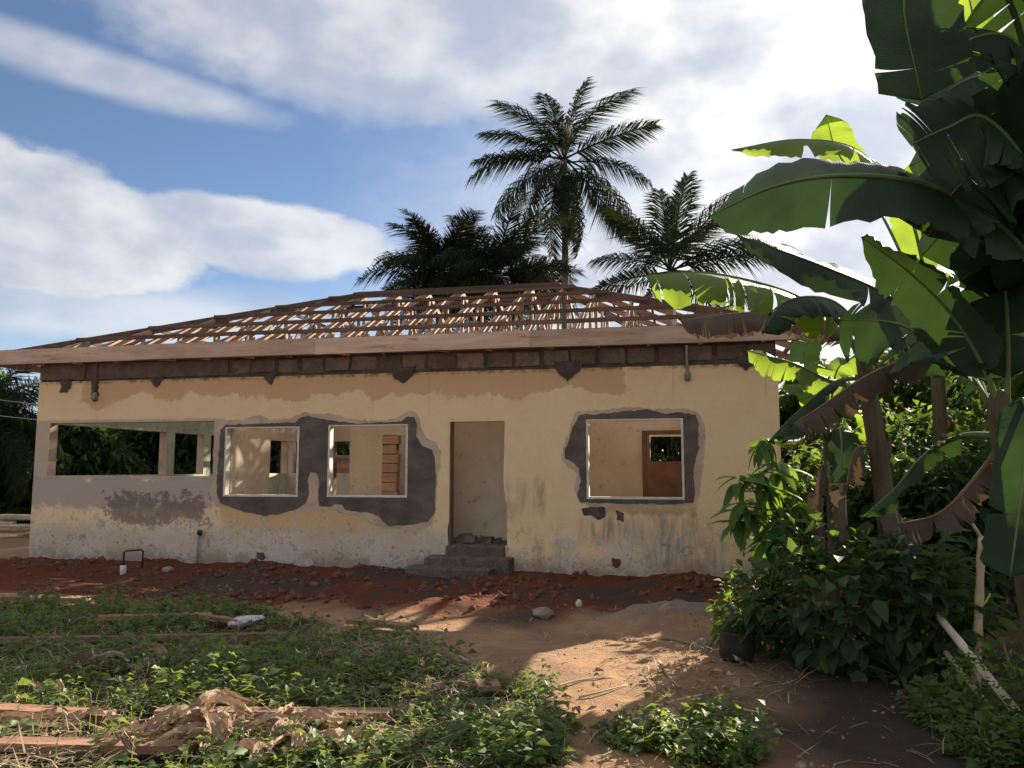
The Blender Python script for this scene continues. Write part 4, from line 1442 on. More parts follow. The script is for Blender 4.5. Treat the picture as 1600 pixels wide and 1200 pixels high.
leaves(bC, [
    ([(1648, 500, 4.6), (1600, 395, 4.5), (1520, 322, 4.4), (1420, 282, 4.4), (1300, 275, 4.5), (1200, 295, 4.7), (1108, 338, 4.9)], 0.44, (0, -0.6, -0.8), dict(droop=(0.12, 0.45), tears=5, seed=28, blade0=0.16, gap=0.06, tip=0.7, rib_r=0.03, label='huge dark leaf stretched across the photo above the roof corner')),
    ([(1648, 490, 4.6), (1620, 150, 4.2), (1540, -90, 4.0), (1450, -95, 3.9), (1412, 0, 3.9), (1440, 155, 3.9)], 0.25, (1, -0.2, 0.2), dict(droop=(0.25, 0.3), tears=3, gap=0.05, seed=22, blade0=0.35, tip=0.985, label='square-ended dark leaf hanging from the top edge')),
    ([(1648, 490, 4.8), (1590, 300, 5.2), (1535, 90, 5.5), (1500, -70, 5.6)], 0.17, (1, -0.2, 0), dict(droop=(0.3, 0.5), tears=0, seed=23, mt='banana_young', blade0=0.35, label='upright yellow-green young leaf against the sky')),
    ([(1648, 490, 4.5), (1610, 280, 4.2), (1540, 185, 4.1), (1480, 200, 4.1), (1425, 225, 4.15)], 0.38, (0.3, -0.4, -0.85), dict(droop=(0.2, 0.35), tears=12, gap=0.12, seed=24, tip=0.85)),
    ([(1650, 490, 4.5), (1640, 220, 4.1), (1590, 70, 4.0), (1520, 60, 3.95), (1490, 100, 3.95)], 0.34, (0.4, -0.4, -0.8), dict(droop=(0.3, 0.5), tears=12, gap=0.12, seed=25)),
    ([(1650, 495, 4.6), (1630, 350, 4.4), (1580, 265, 4.3), (1500, 290, 4.35), (1450, 370, 4.5)], 0.36, (0.5, -0.5, -0.6), dict(droop=(0.3, 0.5), tears=12, gap=0.12, seed=26)),
    ([(1650, 470, 4.6), (1640, 300, 4.5), (1600, 170, 4.5), (1530, 120, 4.5), (1440, 170, 4.5)], 0.42, (0.2, -0.5, -0.8), dict(droop=(0.25, 0.4), tears=12, gap=0.12, seed=41)),
    ([(1650, 480, 4.6), (1640, 380, 4.6), (1590, 320, 4.7), (1510, 330, 4.8), (1440, 400, 5.0)], 0.40, (0.2, -0.6, -0.75), dict(droop=(0.3, 0.5), tears=12, gap=0.12, seed=42)),
    ([(1655, 480, 4.6), (1680, 260, 4.2), (1640, 60, 4.0), (1560, -40, 3.9)], 0.36, (0.8, -0.5, -0.3), dict(droop=(0.3, 0.3), tears=3, seed=43)),
    ([(1655, 480, 4.6), (1640, 330, 5.0), (1590, 240, 5.3), (1510, 220, 5.5), (1420, 260, 5.8)], 0.40, (0.2, -0.6, -0.75), dict(droop=(0.3, 0.4), tears=12, gap=0.12, seed=44)),
    ([(1655, 490, 4.6), (1640, 420, 4.8), (1600, 420, 4.9), (1560, 500, 5.0), (1540, 600, 5.0)], 0.28, (0.9, -0.4, -0.2), dict(droop=(0.4, 0.4), tears=4, seed=45)),
    ([(1655, 490, 4.7), (1720, 330, 5.2), (1780, 260, 5.8), (1830, 300, 6.4)], 0.40, (0.5, -0.6, 0.2), dict(droop=(0.5, 0.5), tears=4, seed=46)),
    ([(1655, 490, 4.7), (1700, 280, 4.9), (1730, 120, 5.2), (1760, 40, 5.6)], 0.40, (0.7, -0.6, 0.2), dict(droop=(0.4, 0.4), tears=4, seed=47)),
    ([(1650, 500, 4.6), (1620, 420, 4.7), (1560, 400, 4.9), (1500, 440, 5.0)], 0.28, (0.4, -0.6, -0.6), dict(droop=(0.5, 0.5), tears=4, seed=27))])
D0 = P(1470, 900, 9.2)
D1 = P(1462, 520, 9.0)
bD = banana('banana_plant', D0, D1, 'banana plant with sunlit leaves standing behind the others', 0.10, 3, 4)
leaves(bD, [
    ([(1462, 520, 9.0), (1420, 330, 8.8), (1345, 238, 8.6), (1250, 218, 8.4), (1143, 234, 8.3)], 0.30, (0, -1, 0), dict(droop=(1.1, 0.2), w2=0.4, tears=5, seed=31, mt='banana_young', gap=0.3)),
    ([(1462, 520, 9.0), (1380, 340, 9.2), (1310, 240, 9.3), (1291, 178, 9.3)], 0.24, (1, -0.2, 0), dict(droop=(0.3, 0.3), tears=0, seed=32, mt='banana_young', blade0=0.45, label='upright yellow-green leaf tip showing above the dark leaves')),
    ([(1462, 520, 9.0), (1490, 420, 9.0), (1530, 380, 9.0), (1600, 400, 9.0)], 0.32, (0.1, -1, 0.3), dict(droop=(0.8, 0.8), tears=6, seed=34, mt='banana_young')),
    ([(1462, 525, 9.0), (1510, 480, 8.8), (1560, 470, 8.7), (1620, 500, 8.6)], 0.30, (0.1, -1, 0.2), dict(droop=(0.9, 0.8), tears=5, seed=35, mt='banana_young')),
    ([(1462, 520, 9.0), (1455, 450, 9.1), (1425, 400, 9.1), (1350, 395, 9.1)], 0.30, (0.1, -1, 0.1), dict(droop=(0.9, 0.4), w2=0.5, tears=6, seed=38, mt='banana_young', gap=0.3)),
    ([(1462, 525, 9.0), (1420, 480, 8.9), (1370, 470, 8.8), (1300, 520, 8.7)], 0.30, (0.1, -1, 0.2), dict(droop=(0.9, 0.8), tears=7, seed=36, mt='banana_young')),
    ([(1462, 520, 9.0), (1440, 400, 9.2), (1425, 330, 9.3), (1440, 250, 9.4)], 0.24, (1, -0.2, 0), dict(droop=(0.3, 0.3), tears=2, seed=37, mt='banana_young'))])

E0 = P(1300, 900, 9.8)
E1 = P(1292, 690, 9.7)
bE = banana('banana_plant', E0, E1, 'young low banana plant with light green leaves beside the right house corner', 0.07, 2, 5)
leaves(bE, [
    ([(1292, 690, 9.7), (1285, 640, 9.6), (1262, 605, 9.5), (1225, 600, 9.4)], 0.24, (0.2, -1, 0), dict(droop=(0.8, 0.4), tears=4, seed=61, mt='banana_young', gap=0.2)),
    ([(1292, 690, 9.7), (1300, 620, 9.6), (1310, 575, 9.5), (1340, 555, 9.4)], 0.24, (0.6, -0.8, 0), dict(droop=(0.6, 0.5), tears=3, seed=62, mt='banana_young', gap=0.2)),
    ([(1292, 690, 9.7), (1275, 660, 9.4), (1245, 655, 9.2), (1222, 690, 9.0)], 0.20, (0.3, -1, 0.2), dict(droop=(0.8, 0.6), tears=4, seed=63, mt='banana', gap=0.2)),
    ([(1292, 690, 9.7), (1320, 650, 9.4), (1350, 650, 9.2), (1375, 690, 9.0)], 0.22, (0.2, -1, 0.2), dict(droop=(0.8, 0.6), tears=4, seed=64, mt='banana_young', gap=0.2)),
    ([(1292, 690, 9.7), (1280, 610, 9.8), (1255, 560, 9.9), (1270, 520, 9.9)], 0.20, (0.9, -0.5, 0), dict(droop=(0.4, 0.4), tears=2, seed=65, mt='banana', gap=0.2)),
    ([(1292, 690, 9.7), (1310, 670, 9.3), (1315, 700, 9.0), (1312, 760, 8.8)], 0.20, (0.9, -0.5, 0.2), dict(droop=(0.5, 0.5), tears=3, seed=66, mt='banana', gap=0.2))])

# ------------------------------------------------------------------ shrubs on the right
def leaf_object_mesh(name, L, Wd, mt, seed, droop=0.25, n=5):
    """single pointed leaf lying along +X with a folded blade"""
    V, Fc = [], []
    for i in range(n + 1):
        t = i / n
        w = Wd * 0.5 * (math.sin(math.pi * t ** 0.8) ** 0.8 if 0 < t < 1 else 0.02)
        x, z = L * (t - 0.06 * t * t), -L * droop * t * t
        V += [(x, w, z + w * 0.35), (x, 0, z), (x, -w, z + w * 0.35)]
    for i in range(n):
        a = i * 3
        Fc += [(a, a + 1, a + 4, a + 3), (a + 1, a + 2, a + 5, a + 4)]
    return mesh_data(name, V, Fc, [mt], smooth=True)


def shrub(name, centre, rads, n, leaf, label, mt_soup, mt_single, n_single=0, seed=0, stems=14, cat='shrub', wide=0.62, shell=0.5):
    r = np.random.default_rng(seed)
    root = empty(name, (centre[0], centre[1], 0))
    tag(root, label, cat)
    c = np.array([0, 0, centre[2]])
    rad = np.array(rads)
    u = r.normal(size=(n, 3))
    u /= np.linalg.norm(u, axis=1, keepdims=True)
    lob = 0.52 + 0.85 * vnoise(u[:, 0] * 2 + 9, u[:, 1] * 2 + u[:, 2] * 2.7 + seed, 1.4, 3)
    q = r.uniform(shell, 1.0, n) ** 0.7
    pos = c + u * rad * (lob * q)[:, None]
    ok = pos[:, 2] > 0.02
    pos, u = pos[ok], u[ok]
    n = len(pos)
    d = u * np.array([1, 1, 0.5]) + r.normal(size=(n, 3)) * 0.45
    d[:, 2] -= 0.12
    nrm = u * 0.5 + np.array([0, 0, 1.0]) + r.normal(size=(n, 3)) * 0.35
    ln = leaf * (0.4 + 1.0 * r.random(n) ** 1.3)
    order = np.argsort(pos[:, 1] + centre[1] - 0.3 * ln)
    sing = order[:n_single]
    rest = order[n_single:]
    v = leaf_verts(pos[rest], d[rest], nrm[rest], ln[rest], ln[rest] * r.uniform(wide * .8, wide * 1.15, len(rest)), 0.18, 0.2)
    fo = build_soup('foliage', v, LEAF_F, r.random(len(rest)), mt_soup, root)
    fo['kind'] = 'stuff'
    if n_single:
        ms = [leaf_object_mesh('leaf', 1.0, wide * k_, mt_single, 0, dr_) for k_, dr_ in ((1.0, 0.25), (0.85, 0.35), (1.15, 0.15))]
        for j, i in enumerate(sing):
            o = link('leaf', ms[j % 3], root, pos[i])
            q_ = Vector(d[i]).to_track_quat('X', 'Z')
            o.rotation_mode = 'QUATERNION'
            o.rotation_quaternion = q_ @ Quaternion((1, 0, 0), float(r.normal() * 0.4))
            o.scale = (ln[i],) * 3
    tv, tf = [], []
    for i in range(stems):
        e = pos[r.integers(0, n)]
        s = Vector((r.uniform(-.3, .3) * rad[0], r.uniform(-.3, .3) * rad[1], -0.05))
        a, b = tube_geo([s, s.lerp(Vector(e), 0.55) + Vector((0, 0, 0.12)), Vector(e)], [0.016, 0.011, 0.004], 5)
        tf += [tuple(k_ + len(tv) for k_ in f) for f in b]
        tv += a
    obj('stems', tv, tf, M['stem_green'], root, smooth=True)
    return root


sc_ = P(1330, 930, 7.2)
shrub('broadleaf_shrub', (sc_.x, 7.2, 0.52), (0.98, 0.75, 0.66), 1500, 0.165, 'large dark broadleaf shrub below the banana plants', M['bush_leaf'], M['bush_leaf_single'], 300, 51, 26)
sc_ = P(1165, 955, 7.9)
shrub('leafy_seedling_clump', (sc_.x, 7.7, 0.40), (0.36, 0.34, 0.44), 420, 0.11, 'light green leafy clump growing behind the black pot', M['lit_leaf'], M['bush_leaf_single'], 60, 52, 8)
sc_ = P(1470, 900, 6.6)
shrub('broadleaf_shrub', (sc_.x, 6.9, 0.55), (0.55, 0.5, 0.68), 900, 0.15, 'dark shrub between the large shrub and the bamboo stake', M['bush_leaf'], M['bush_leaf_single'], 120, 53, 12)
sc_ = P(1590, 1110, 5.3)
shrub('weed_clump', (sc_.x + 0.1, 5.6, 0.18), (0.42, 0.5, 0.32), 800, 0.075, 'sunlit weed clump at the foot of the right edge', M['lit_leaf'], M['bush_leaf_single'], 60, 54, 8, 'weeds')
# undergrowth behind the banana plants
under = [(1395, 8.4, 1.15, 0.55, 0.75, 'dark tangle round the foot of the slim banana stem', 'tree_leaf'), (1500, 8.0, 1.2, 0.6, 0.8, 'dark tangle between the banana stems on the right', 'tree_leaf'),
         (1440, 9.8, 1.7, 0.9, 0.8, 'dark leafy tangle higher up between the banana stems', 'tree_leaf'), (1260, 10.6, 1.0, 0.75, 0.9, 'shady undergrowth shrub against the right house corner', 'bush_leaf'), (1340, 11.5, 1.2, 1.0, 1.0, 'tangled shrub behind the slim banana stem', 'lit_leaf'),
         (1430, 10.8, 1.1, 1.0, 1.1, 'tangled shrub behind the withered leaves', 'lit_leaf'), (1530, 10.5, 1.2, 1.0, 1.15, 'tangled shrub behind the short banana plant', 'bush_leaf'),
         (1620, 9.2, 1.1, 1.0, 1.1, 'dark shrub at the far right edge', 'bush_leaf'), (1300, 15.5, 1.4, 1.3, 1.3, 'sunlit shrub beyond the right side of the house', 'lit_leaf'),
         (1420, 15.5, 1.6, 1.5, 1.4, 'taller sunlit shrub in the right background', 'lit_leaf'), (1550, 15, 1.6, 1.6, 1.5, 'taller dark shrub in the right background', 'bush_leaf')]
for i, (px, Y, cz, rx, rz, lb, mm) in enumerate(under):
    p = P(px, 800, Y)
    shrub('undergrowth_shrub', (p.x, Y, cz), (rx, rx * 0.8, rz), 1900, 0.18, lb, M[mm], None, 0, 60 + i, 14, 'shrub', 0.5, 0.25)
foliage_tree('leafy_tree', (P(1272, 700, 14.5).x, 14.5, 0), 3.7, 1.15, 5200, 0.2, M['tree_leaf'], 'small bushy tree filling the gap beside the right house corner', 'trees behind the house', 0.08, 0.06, 133, 30)
foliage_tree('leafy_tree', (10.5, 21, 0), 5.0, 2.4, 5200, 0.26, M['tree_leaf'], 'leafy tree far behind the banana plants', 'trees behind the house', 0.14, 0.15, 131, 34)
foliage_tree('leafy_tree', (14.5, 23, 0), 5.4, 2.6, 5200, 0.26, M['tree_leaf'], 'leafy tree at the far right behind everything', 'trees behind the house', 0.14, 0.15, 132, 34)

for i, (x, y, h_, r_, lb) in enumerate(((8.6, 11.6, 5.0, 2.0, 'dense tree just beyond the right edge behind the banana plants'), (6.9, 8.4, 4.6, 1.6, 'dense small tree beyond the right edge beside the bamboo stake'),
                                        (10.8, 14.5, 6.0, 2.2, 'tall leafy tree beyond the right edge farther back'))):
    foliage_tree('leafy_tree', (x, y, 0), h_, r_, 5200, 0.22, M['tree_leaf'], lb, 'trees on the right', 0.12, 0.12, 140 + i, 34)

# mango sapling
mroot_p = P(1262, 930, 7.9)
mango = empty('mango_sapling', (mroot_p.x, 7.9, 0))
tag(mango, 'mango sapling with long drooping glossy leaves before the right house corner', 'sapling')
hubs = [(1192, 690, 7.8), (1155, 748, 7.7), (1150, 812, 7.6), (1205, 770, 7.7), (1172, 806, 7.6), (1222, 815, 7.6), (1200, 842, 7.6), (1245, 790, 7.9), (1250, 850, 7.7), (1215, 730, 7.9), (1160, 790, 7.6), (1185, 745, 7.7), (1240, 880, 7.6)]
ml = [leaf_object_mesh('mango_leaf', 1.0, k_, M['mango_leaf'], 0, d_, 7) for k_, d_ in ((0.26, 0.25), (0.29, 0.45), (0.25, 0.6))]
inv = mango.matrix_basis.inverted() if False else Matrix.Translation(-Vector(mango.location))
junction = Vector((-0.05, 0, 1.1))
tube('stem', [(0, 0, -0.1), (0.02, 0, 0.5), junction], [0.022, 0.018, 0.014], M['bark'], mango, 6)
for i, h_ in enumerate(hubs):
    e = inv @ P(*h_)
    tube('branch', [junction - Vector((0, 0, 0.25 * (i % 3))), junction.lerp(e, 0.5) + Vector((0, 0, 0.08)), e], [0.011, 0.009, 0.006], M['stem_green'], mango, 5)
    for k in range(11):
        a = k * 2.4 + i
        elv = random.uniform(-0.9, 0.35)
        o = link('leaf', ml[k % 3], mango, e + Vector((random.uniform(-.03, .03), random.uniform(-.03, .03), random.uniform(-.06, .04))))
        o.rotation_euler = (random.uniform(-.5, .5), -elv, a)
        o.scale = (random.uniform(0.22, 0.36),) * 3

# pineapple-like rosette in front of the shrub
pr = on_ground(1412, 1072)
ros = empty('pineapple_plant', pr)
tag(ros, 'spiky rosette plant with strap leaves at the front of the dark shrub', 'plant')
pl = [leaf_object_mesh('strap_leaf', 1.0, 0.12, M['bush_leaf_single'], 0, d_, 6) for d_ in (0.25, 0.6)]
for k in range(16):
    o = link('leaf', pl[k % 2], ros, (0, 0, 0.03))
    o.rotation_euler = (random.uniform(-.2, .2), -random.uniform(0.2, 1.2), k * 2.4)
    o.scale = (random.uniform(0.35, 0.55),) * 3

# black pot
pp = on_ground(1152, 1033)
prof = [(0.0, 0.0), (0.11, 0.0), (0.145, 0.05), (0.155, 0.14), (0.15, 0.22), (0.165, 0.245), (0.15, 0.25), (0.13, 0.215), (0.0, 0.21)]
V, Fc = [], []
NS = 20
for (r_, z_) in prof:
    for k in range(NS):
        an = 2 * math.pi * k / NS
        w_ = 1 + 0.07 * math.sin(3 * an + z_ * 12) + 0.04 * math.sin(7 * an)
        V.append((r_ * w_ * math.cos(an), r_ * w_ * math.sin(an), z_ * 1.05 + 0.012 * math.sin(2 * an)))
for i in range(len(prof) - 1):
    for k in range(NS):
        Fc.append((i * NS + k, i * NS + (k + 1) % NS, (i + 1) * NS + (k + 1) % NS, (i + 1) * NS + k))
pot = obj('plant_pot', V, Fc, M['pot'], None, smooth=True)
pot.location = pp
tag(pot, 'crumpled black planting pot at the left foot of the shrub', 'pot')
shrub('potted_seedling', (pp.x, pp.y, 0.42), (0.17, 0.15, 0.20), 120, 0.10, 'small seedling growing out of the black pot', M['lit_leaf'], M['bush_leaf_single'], 40, 55, 6, 'seedling')

# bamboo stake and pole
b0, b1 = P(1520, 1052, 6.5), P(1534, 838, 6.4)
stk = empty('bamboo_stake', (b0.x, b0.y, 0))
tag(stk, 'upright cut bamboo stake with side shoots at the right', 'stake')
v0 = Vector((0, 0, -0.15))
v1 = Vector((b1.x - b0.x, b1.y - b0.y, b1.z))
v2 = Vector((0, 0, b0.z))
nn_ = 14
pts = [v0.lerp(v1, i / nn_) for i in range(nn_ + 1)]
tube('culm', pts, [0.036 + (0.006 if i % 3 == 0 else 0) - 0.0007 * i for i in range(nn_ + 1)], M['bamboo'], stk, 10)
tube('side_shoot', [v1 - Vector((0, 0, 0.02)), v1 + Vector((-0.07, 0, 0.10)), v1 + Vector((-0.12, 0, 0.17))], [0.016, 0.012, 0.008], M['bamboo'], stk, 6)
tube('side_shoot', [pts[8], pts[8] + Vector((0.06, 0, 0.06)), pts[8] + Vector((0.10, 0, 0.12))], [0.014, 0.010, 0.006], M['bamboo'], stk, 6)
a, b = P(1466, 962, 6.55), P(1640, 1205, 4.9)
b.z = gz(b.x, b.y) + 0.05
pts = [a.lerp(b, i / 12) for i in range(13)]
tag(tube('bamboo_pole', pts, [0.028 + (0.004 if i % 3 == 0 else 0) for i in range(13)], M['pale_stick'], None, 8), 'pale bamboo pole leaning from the shrub down to the lower right corner', 'pole')
a, b = P(1478, 1020, 6.4), P(1545, 1105, 5.6)
tag(tube('bamboo_pole', [a, a.lerp(b, .5), b], [0.02, 0.022, 0.02], M['bamboo'], None, 8), 'short thin cane lying beside the leaning bamboo pole', 'pole')

# brick rubble behind the shrub
br = [(1262, 822), (1275, 832), (1290, 826), (1268, 842), (1284, 846), (1300, 838), (1258, 850), (1296, 852), (1340, 815), (1352, 822), (1428, 812), (1440, 815), (1410, 820)]
for i, (px, py) in enumerate(br):
    p = P(px, py, 10.3 + 0.1 * (i % 4))
    o = box('clay_brick', (-0.15, 0.15, -0.08, 0.08, -0.07, 0.07), M['clay'], None, 0.012)
    o.location = (p.x, p.y, max(0.07, 0.07 + 0.13 * (i % 4)))
    o.rotation_euler = (jit(.2), jit(.2), jit(1.2))
    tag(o, 'orange clay brick in the broken pile behind the shrub', 'brick', 'brick pile behind the shrub')

# ------------------------------------------------------------------ ground cover
def scatter(n, x0, x1, y0, y1, maskf):
    x = rng.uniform(x0, x1, n)
    y = rng.uniform(y0, y1, n)
    k = rng.random(n) < maskf(x, y)
    return x[k], y[k]


def bare_patch(x, y):
    c = G(690, 1035)
    c2 = G(330, 1045)
    m_ = 1 - sm(np.hypot((x - c.x) / 1.3, (y - c.y) / 0.5) + (vnoise(x, y, 2.5, 3) - .5), 0.5, 1.1)
    m2 = 1 - sm(np.hypot((x - c2.x) / 1.8, (y - c2.y) / 0.30) + (vnoise(x, y, 2.5, 3) - .5), 0.4, 1.0)
    return np.maximum(m_, m2 * 0.85)


PLANK_PX = [((-30, 1127), (170, 1140)), ((245, 1133), (610, 1136)), ((-40, 1185), (300, 1192)), ((150, 978), (330, 974)), ((-20, 1015), (450, 1006)), ((548, 982), (640, 992)), ((290, 972), (375, 984))]


def plank_clear(x, y):
    out = np.zeros_like(x)
    for pa, pb in PLANK_PX:
        a_, b_ = G(*pa), G(*pb)
        dx_, dy_ = b_.x - a_.x, b_.y - a_.y
        t_ = np.clip(((x - a_.x) * dx_ + (y - a_.y) * dy_) / (dx_ * dx_ + dy_ * dy_), 0, 1)
        ox, oy = x - (a_.x + t_ * dx_), y - (a_.y + t_ * dy_)
        near = np.hypot(ox, np.where(oy < 0, oy * 0.45, oy * 1.4))
        out = np.maximum(out, 1 - sm(near + (vnoise(x, y, 4.0, 2) - 0.5) * 0.12, 0.08, 0.17))
    return out


def weed_density(x, y):
    patch = sm(vnoise(x + 7, y, 1.5, 4), 0.40, 0.58)
    return weed_mask(x, y) * (0.10 + 0.90 * patch) * (1 - 0.9 * bare_patch(x, y)) * (1 - 0.92 * plank_clear(x, y))


def weed_extra(x, y):
    c = G(1070, 1165)
    m_ = 1 - sm(np.hypot((x - c.x) / 0.62, (y - c.y) / 0.38) + (vnoise(x, y, 3, 3) - .5) * 1.6, 0.35, 1.15)
    c = G(1580, 1150)
    m2 = 1 - sm(np.hypot((x - c.x) / 0.5, (y - c.y) / 0.8) + (vnoise(x, y, 3, 3) - .5) * .8, 0.6, 1.1)
    return np.maximum(m_, m2)


wx, wy = scatter(21000, -7.5, 1.4, 4.2, 10.6, weed_density)
ex, ey = scatter(9000, 0.6, 4.0, 4.2, 6.4, weed_extra)
wx, wy = np.concatenate([wx, ex]), np.concatenate([wy, ey])
npl = len(wx)
NL = 7
hgt = (0.03 + 0.22 * rng.random(npl) ** 2.2) * (0.45 + 1.2 * vnoise(wx, wy, 1.7, 2))
bx_ = np.repeat(wx, NL)
by_ = np.repeat(wy, NL)
t = np.tile(np.linspace(0.35, 1.0, NL), npl)
hh = np.repeat(hgt, NL) * t
ang = rng.uniform(0, 6.283, npl * NL)
dirs = np.stack([np.cos(ang), np.sin(ang), rng.uniform(-0.1, 0.6, npl * NL)], 1)
bz_ = ground_h(bx_, by_) + hh
pos = np.stack([bx_ + rng.normal(0, .02, npl * NL), by_ + rng.normal(0, .02, npl * NL), bz_], 1)
ln = rng.uniform(0.025, 0.095, npl * NL) * np.repeat(rng.uniform(0.7, 1.4, npl), NL)
nrm = rng.normal(size=(npl * NL, 3)) * 0.45 + np.array([0, 0, 1.0])
v = leaf_verts(pos, dirs, nrm, ln, ln * rng.uniform(0.3, 0.75, npl * NL), 0.2, 0.2)
rv_ = np.clip(np.repeat(rng.random(npl), NL) * 0.7 + rng.random(npl * NL) * 0.3, 0, 1)
tag(build_soup('weeds', v, LEAF_F, rv_, M['weed']), 'low green weeds covering the foreground', 'weeds', kind='stuff')

# grass blades
gx_, gy_ = scatter(24000, -7.5, 1.6, 4.2, 10.4, lambda x, y: weed_mask(x, y) * (1 - 0.85 * plank_clear(x, y)) * (0.15 + 0.85 * sm(vnoise(x + 70, y, 1.3, 3), 0.42, 0.62)))
ex, ey = scatter(4000, 0.5, 4.0, 4.2, 6.2, weed_extra)
gx_, gy_ = np.concatenate([gx_, ex]), np.concatenate([gy_, ey])
n = len(gx_)
ang = rng.uniform(0, 6.283, n)
b = np.stack([gx_, gy_, ground_h(gx_, gy_) - 0.01], 1)
ht = (0.05 + 0.24 * rng.random(n) ** 1.8)[:, None]
ln_ = np.stack([np.cos(ang), np.sin(ang), np.zeros(n)], 1)
sd_ = np.stack([-np.sin(ang), np.cos(ang), np.zeros(n)], 1) * 0.0035
z1 = np.array([0, 0, 1.0])
lean = rng.uniform(0.1, 0.9, n)[:, None]
m_ = b + z1 * ht * 0.65 + ln_ * ht * lean * 0.35
tp = b + z1 * ht * (1.0 - lean * 0.35) + ln_ * ht * lean
v = np.stack([b - sd_, b + sd_, m_ + sd_ * 0.8, m_ - sd_ * 0.8, tp], 1)
tag(build_soup('grass', v, [(0, 1, 2, 3), (3, 2, 4)], rng.random(n), M['weed']), 'thin grass blades among the weeds', 'grass', kind='stuff')

# straw and twigs lying about
def straw_mask(x, y):
    a_ = bare_patch(x, y) * weed_mask(x, y)
    c = G(1110, 1060)
    m2 = 1 - sm(np.hypot((x - c.x) / 0.9, (y - c.y) / 1.0), 0.5, 1.1)
    return np.clip(a_ + weed_mask(x, y) * (0.10 + 0.75 * sm(vnoise(x + 20, y + 5, 1.5, 3), 0.48, 0.66)) + 0.28 * m2 + 0.03, 0, 1)


sx, sy = scatter(34000, -7.5, 3.2, 4.2, 9.8, straw_mask)
n = len(sx)
ang = rng.uniform(0, 6.283, n)
L = rng.uniform(0.05, 0.30, n)[:, None]
d = np.stack([np.cos(ang), np.sin(ang), rng.normal(0, 0.22, n)], 1)
b = np.stack([sx, sy, ground_h(sx, sy) + rng.uniform(0.006, 0.05, n) + weed_mask(sx, sy) * rng.uniform(0, 0.09, n)], 1)
sd_ = np.stack([-np.sin(ang), np.cos(ang), np.zeros(n)], 1) * rng.uniform(0.0018, 0.005, n)[:, None]
bend = sd_ * rng.normal(0, 4, n)[:, None]
mid_ = b + d * L * 0.5 + bend + np.array([0, 0, 0.008])
e_ = b + d * L
v = np.stack([b - sd_, b + sd_, mid_ + sd_, mid_ - sd_, e_], 1)
tag(build_soup('straw', v, [(0, 1, 2, 3), (3, 2, 4)], rng.random(n), M['straw']), 'dry straw and thin twigs strewn on the ground', 'straw', kind='stuff')

# clods on the red soil
def clod_mask(x, y):
    a_, b_ = house_xy(x, y)
    return sm(b_, -4.3, -3.4) * (1 - sm(b_, -0.3, -0.02)) * (1 - sm(a_, -0.8, 0.2)) * (0.15 + 0.85 * sm(vnoise(x, y, 1.6, 3), 0.42, 0.62)) * sm(np.hypot((x - 1.85) / 1.1, (y - 9.25) / 0.8), 0.7, 1.2)


cx, cy = scatter(15000, -10.5, 5.0, 7.6, 15.5, clod_mask)
n = len(cx)
oct_v = np.array([(1, 0, 0), (-1, 0, 0), (0, 1, 0), (0, -1, 0), (0, 0, 1), (0, 0, -1)], float)
oct_f = [(0, 2, 4), (2, 1, 4), (1, 3, 4), (3, 0, 4), (2, 0, 5), (1, 2, 5), (3, 1, 5), (0, 3, 5)]
rs = (0.012 + 0.075 * rng.random(n) ** 4)[:, None, None]
v = oct_v[None] * rs * rng.uniform(0.6, 1.3, (n, 6, 1)) * np.array([1, 1, 0.75]) + rng.normal(0, 0.2, (n, 6, 3)) * rs
v += np.stack([cx, cy, ground_h(cx, cy)], 1)[:, None, :]
tag(build_soup('soil_clods', v, oct_f, rng.random(n), M['clod']), 'loose reddish soil clods along the house foot', 'soil', kind='stuff')

gx2, gy2 = scatter(5200, -3.0, 5.0, 4.2, 10.0, lambda x, y: (1 - weed_mask(x, y)) * (0.15 + 0.85 * sm(vnoise(x + 4, y, 2.2, 3), 0.45, 0.65)))
n = len(gx2)
rs = (0.004 + 0.024 * rng.random(n) ** 4)[:, None, None]
v = oct_v[None] * rs * rng.uniform(0.6, 1.3, (n, 6, 1)) * np.array([1, 1, 0.6]) + rng.normal(0, 0.2, (n, 6, 3)) * rs
v += np.stack([gx2, gy2, ground_h(gx2, gy2)], 1)[:, None, :]
tag(build_soup('pebbles', v, oct_f, rng.random(n), M['stone']), 'small pebbles and crumbs on the bare path', 'pebbles', kind='stuff')

# ------------------------------------------------------------------ planks in the grass
planks = [((-30, 1127), (170, 1140), 0.14, 'weathered brown plank at the lower left edge'), ((245, 1133), (610, 1136), 0.12, 'long reddish plank behind the heap of dry leaves'),
          ((-40, 1185), (300, 1192), 0.12, 'brown plank along the bottom left edge'), ((150, 978), (330, 974), 0.13, 'dark plank in the weeds left of the plastic bag'),
          ((-20, 1015), (450, 1006), 0.10, 'long thin grey-brown plank half hidden across the weeds'), ((548, 982), (640, 992), 0.15, 'short dark red board at the right end of the weeds'),
          ((-30, 943), (135, 946), 0.20, 'pale wide plank on the soil at the left edge'), ((290, 972), (375, 984), 0.10, 'short reddish board beside the plastic bag')]
for i, (pa, pb, wd, lb) in enumerate(planks):
    a, b = on_ground(*pa), on_ground(*pb)
    a.z, b.z = gz(a.x, a.y) + 0.085, gz(b.x, b.y) + 0.085
    o = beam('plank', (0, 0, 0), b - a, wd, 0.045, M['wood_ground'] if i not in (1, 6) else M['wood_red'])
    if i == 5:
        o = o
    o.location = a
    tag(o, lb, 'plank')
pb_ = on_ground(384, 982)
o = lump('plastic_bag', pb_ + Vector((0, 0, 0.06)), 0.14, M['plastic_bag'], 'crumpled pale plastic bag with red print in the weeds', 'bag', squash=0.45, seed=12)
o.scale = (1.3, 0.7, 1)
o.rotation_euler = (0, -0.15, 0.2)
o = box('wood_offcut', (-0.09, 0.09, -0.05, 0.05, -0.02, 0.02), M['wood_red'], None, 0.006)
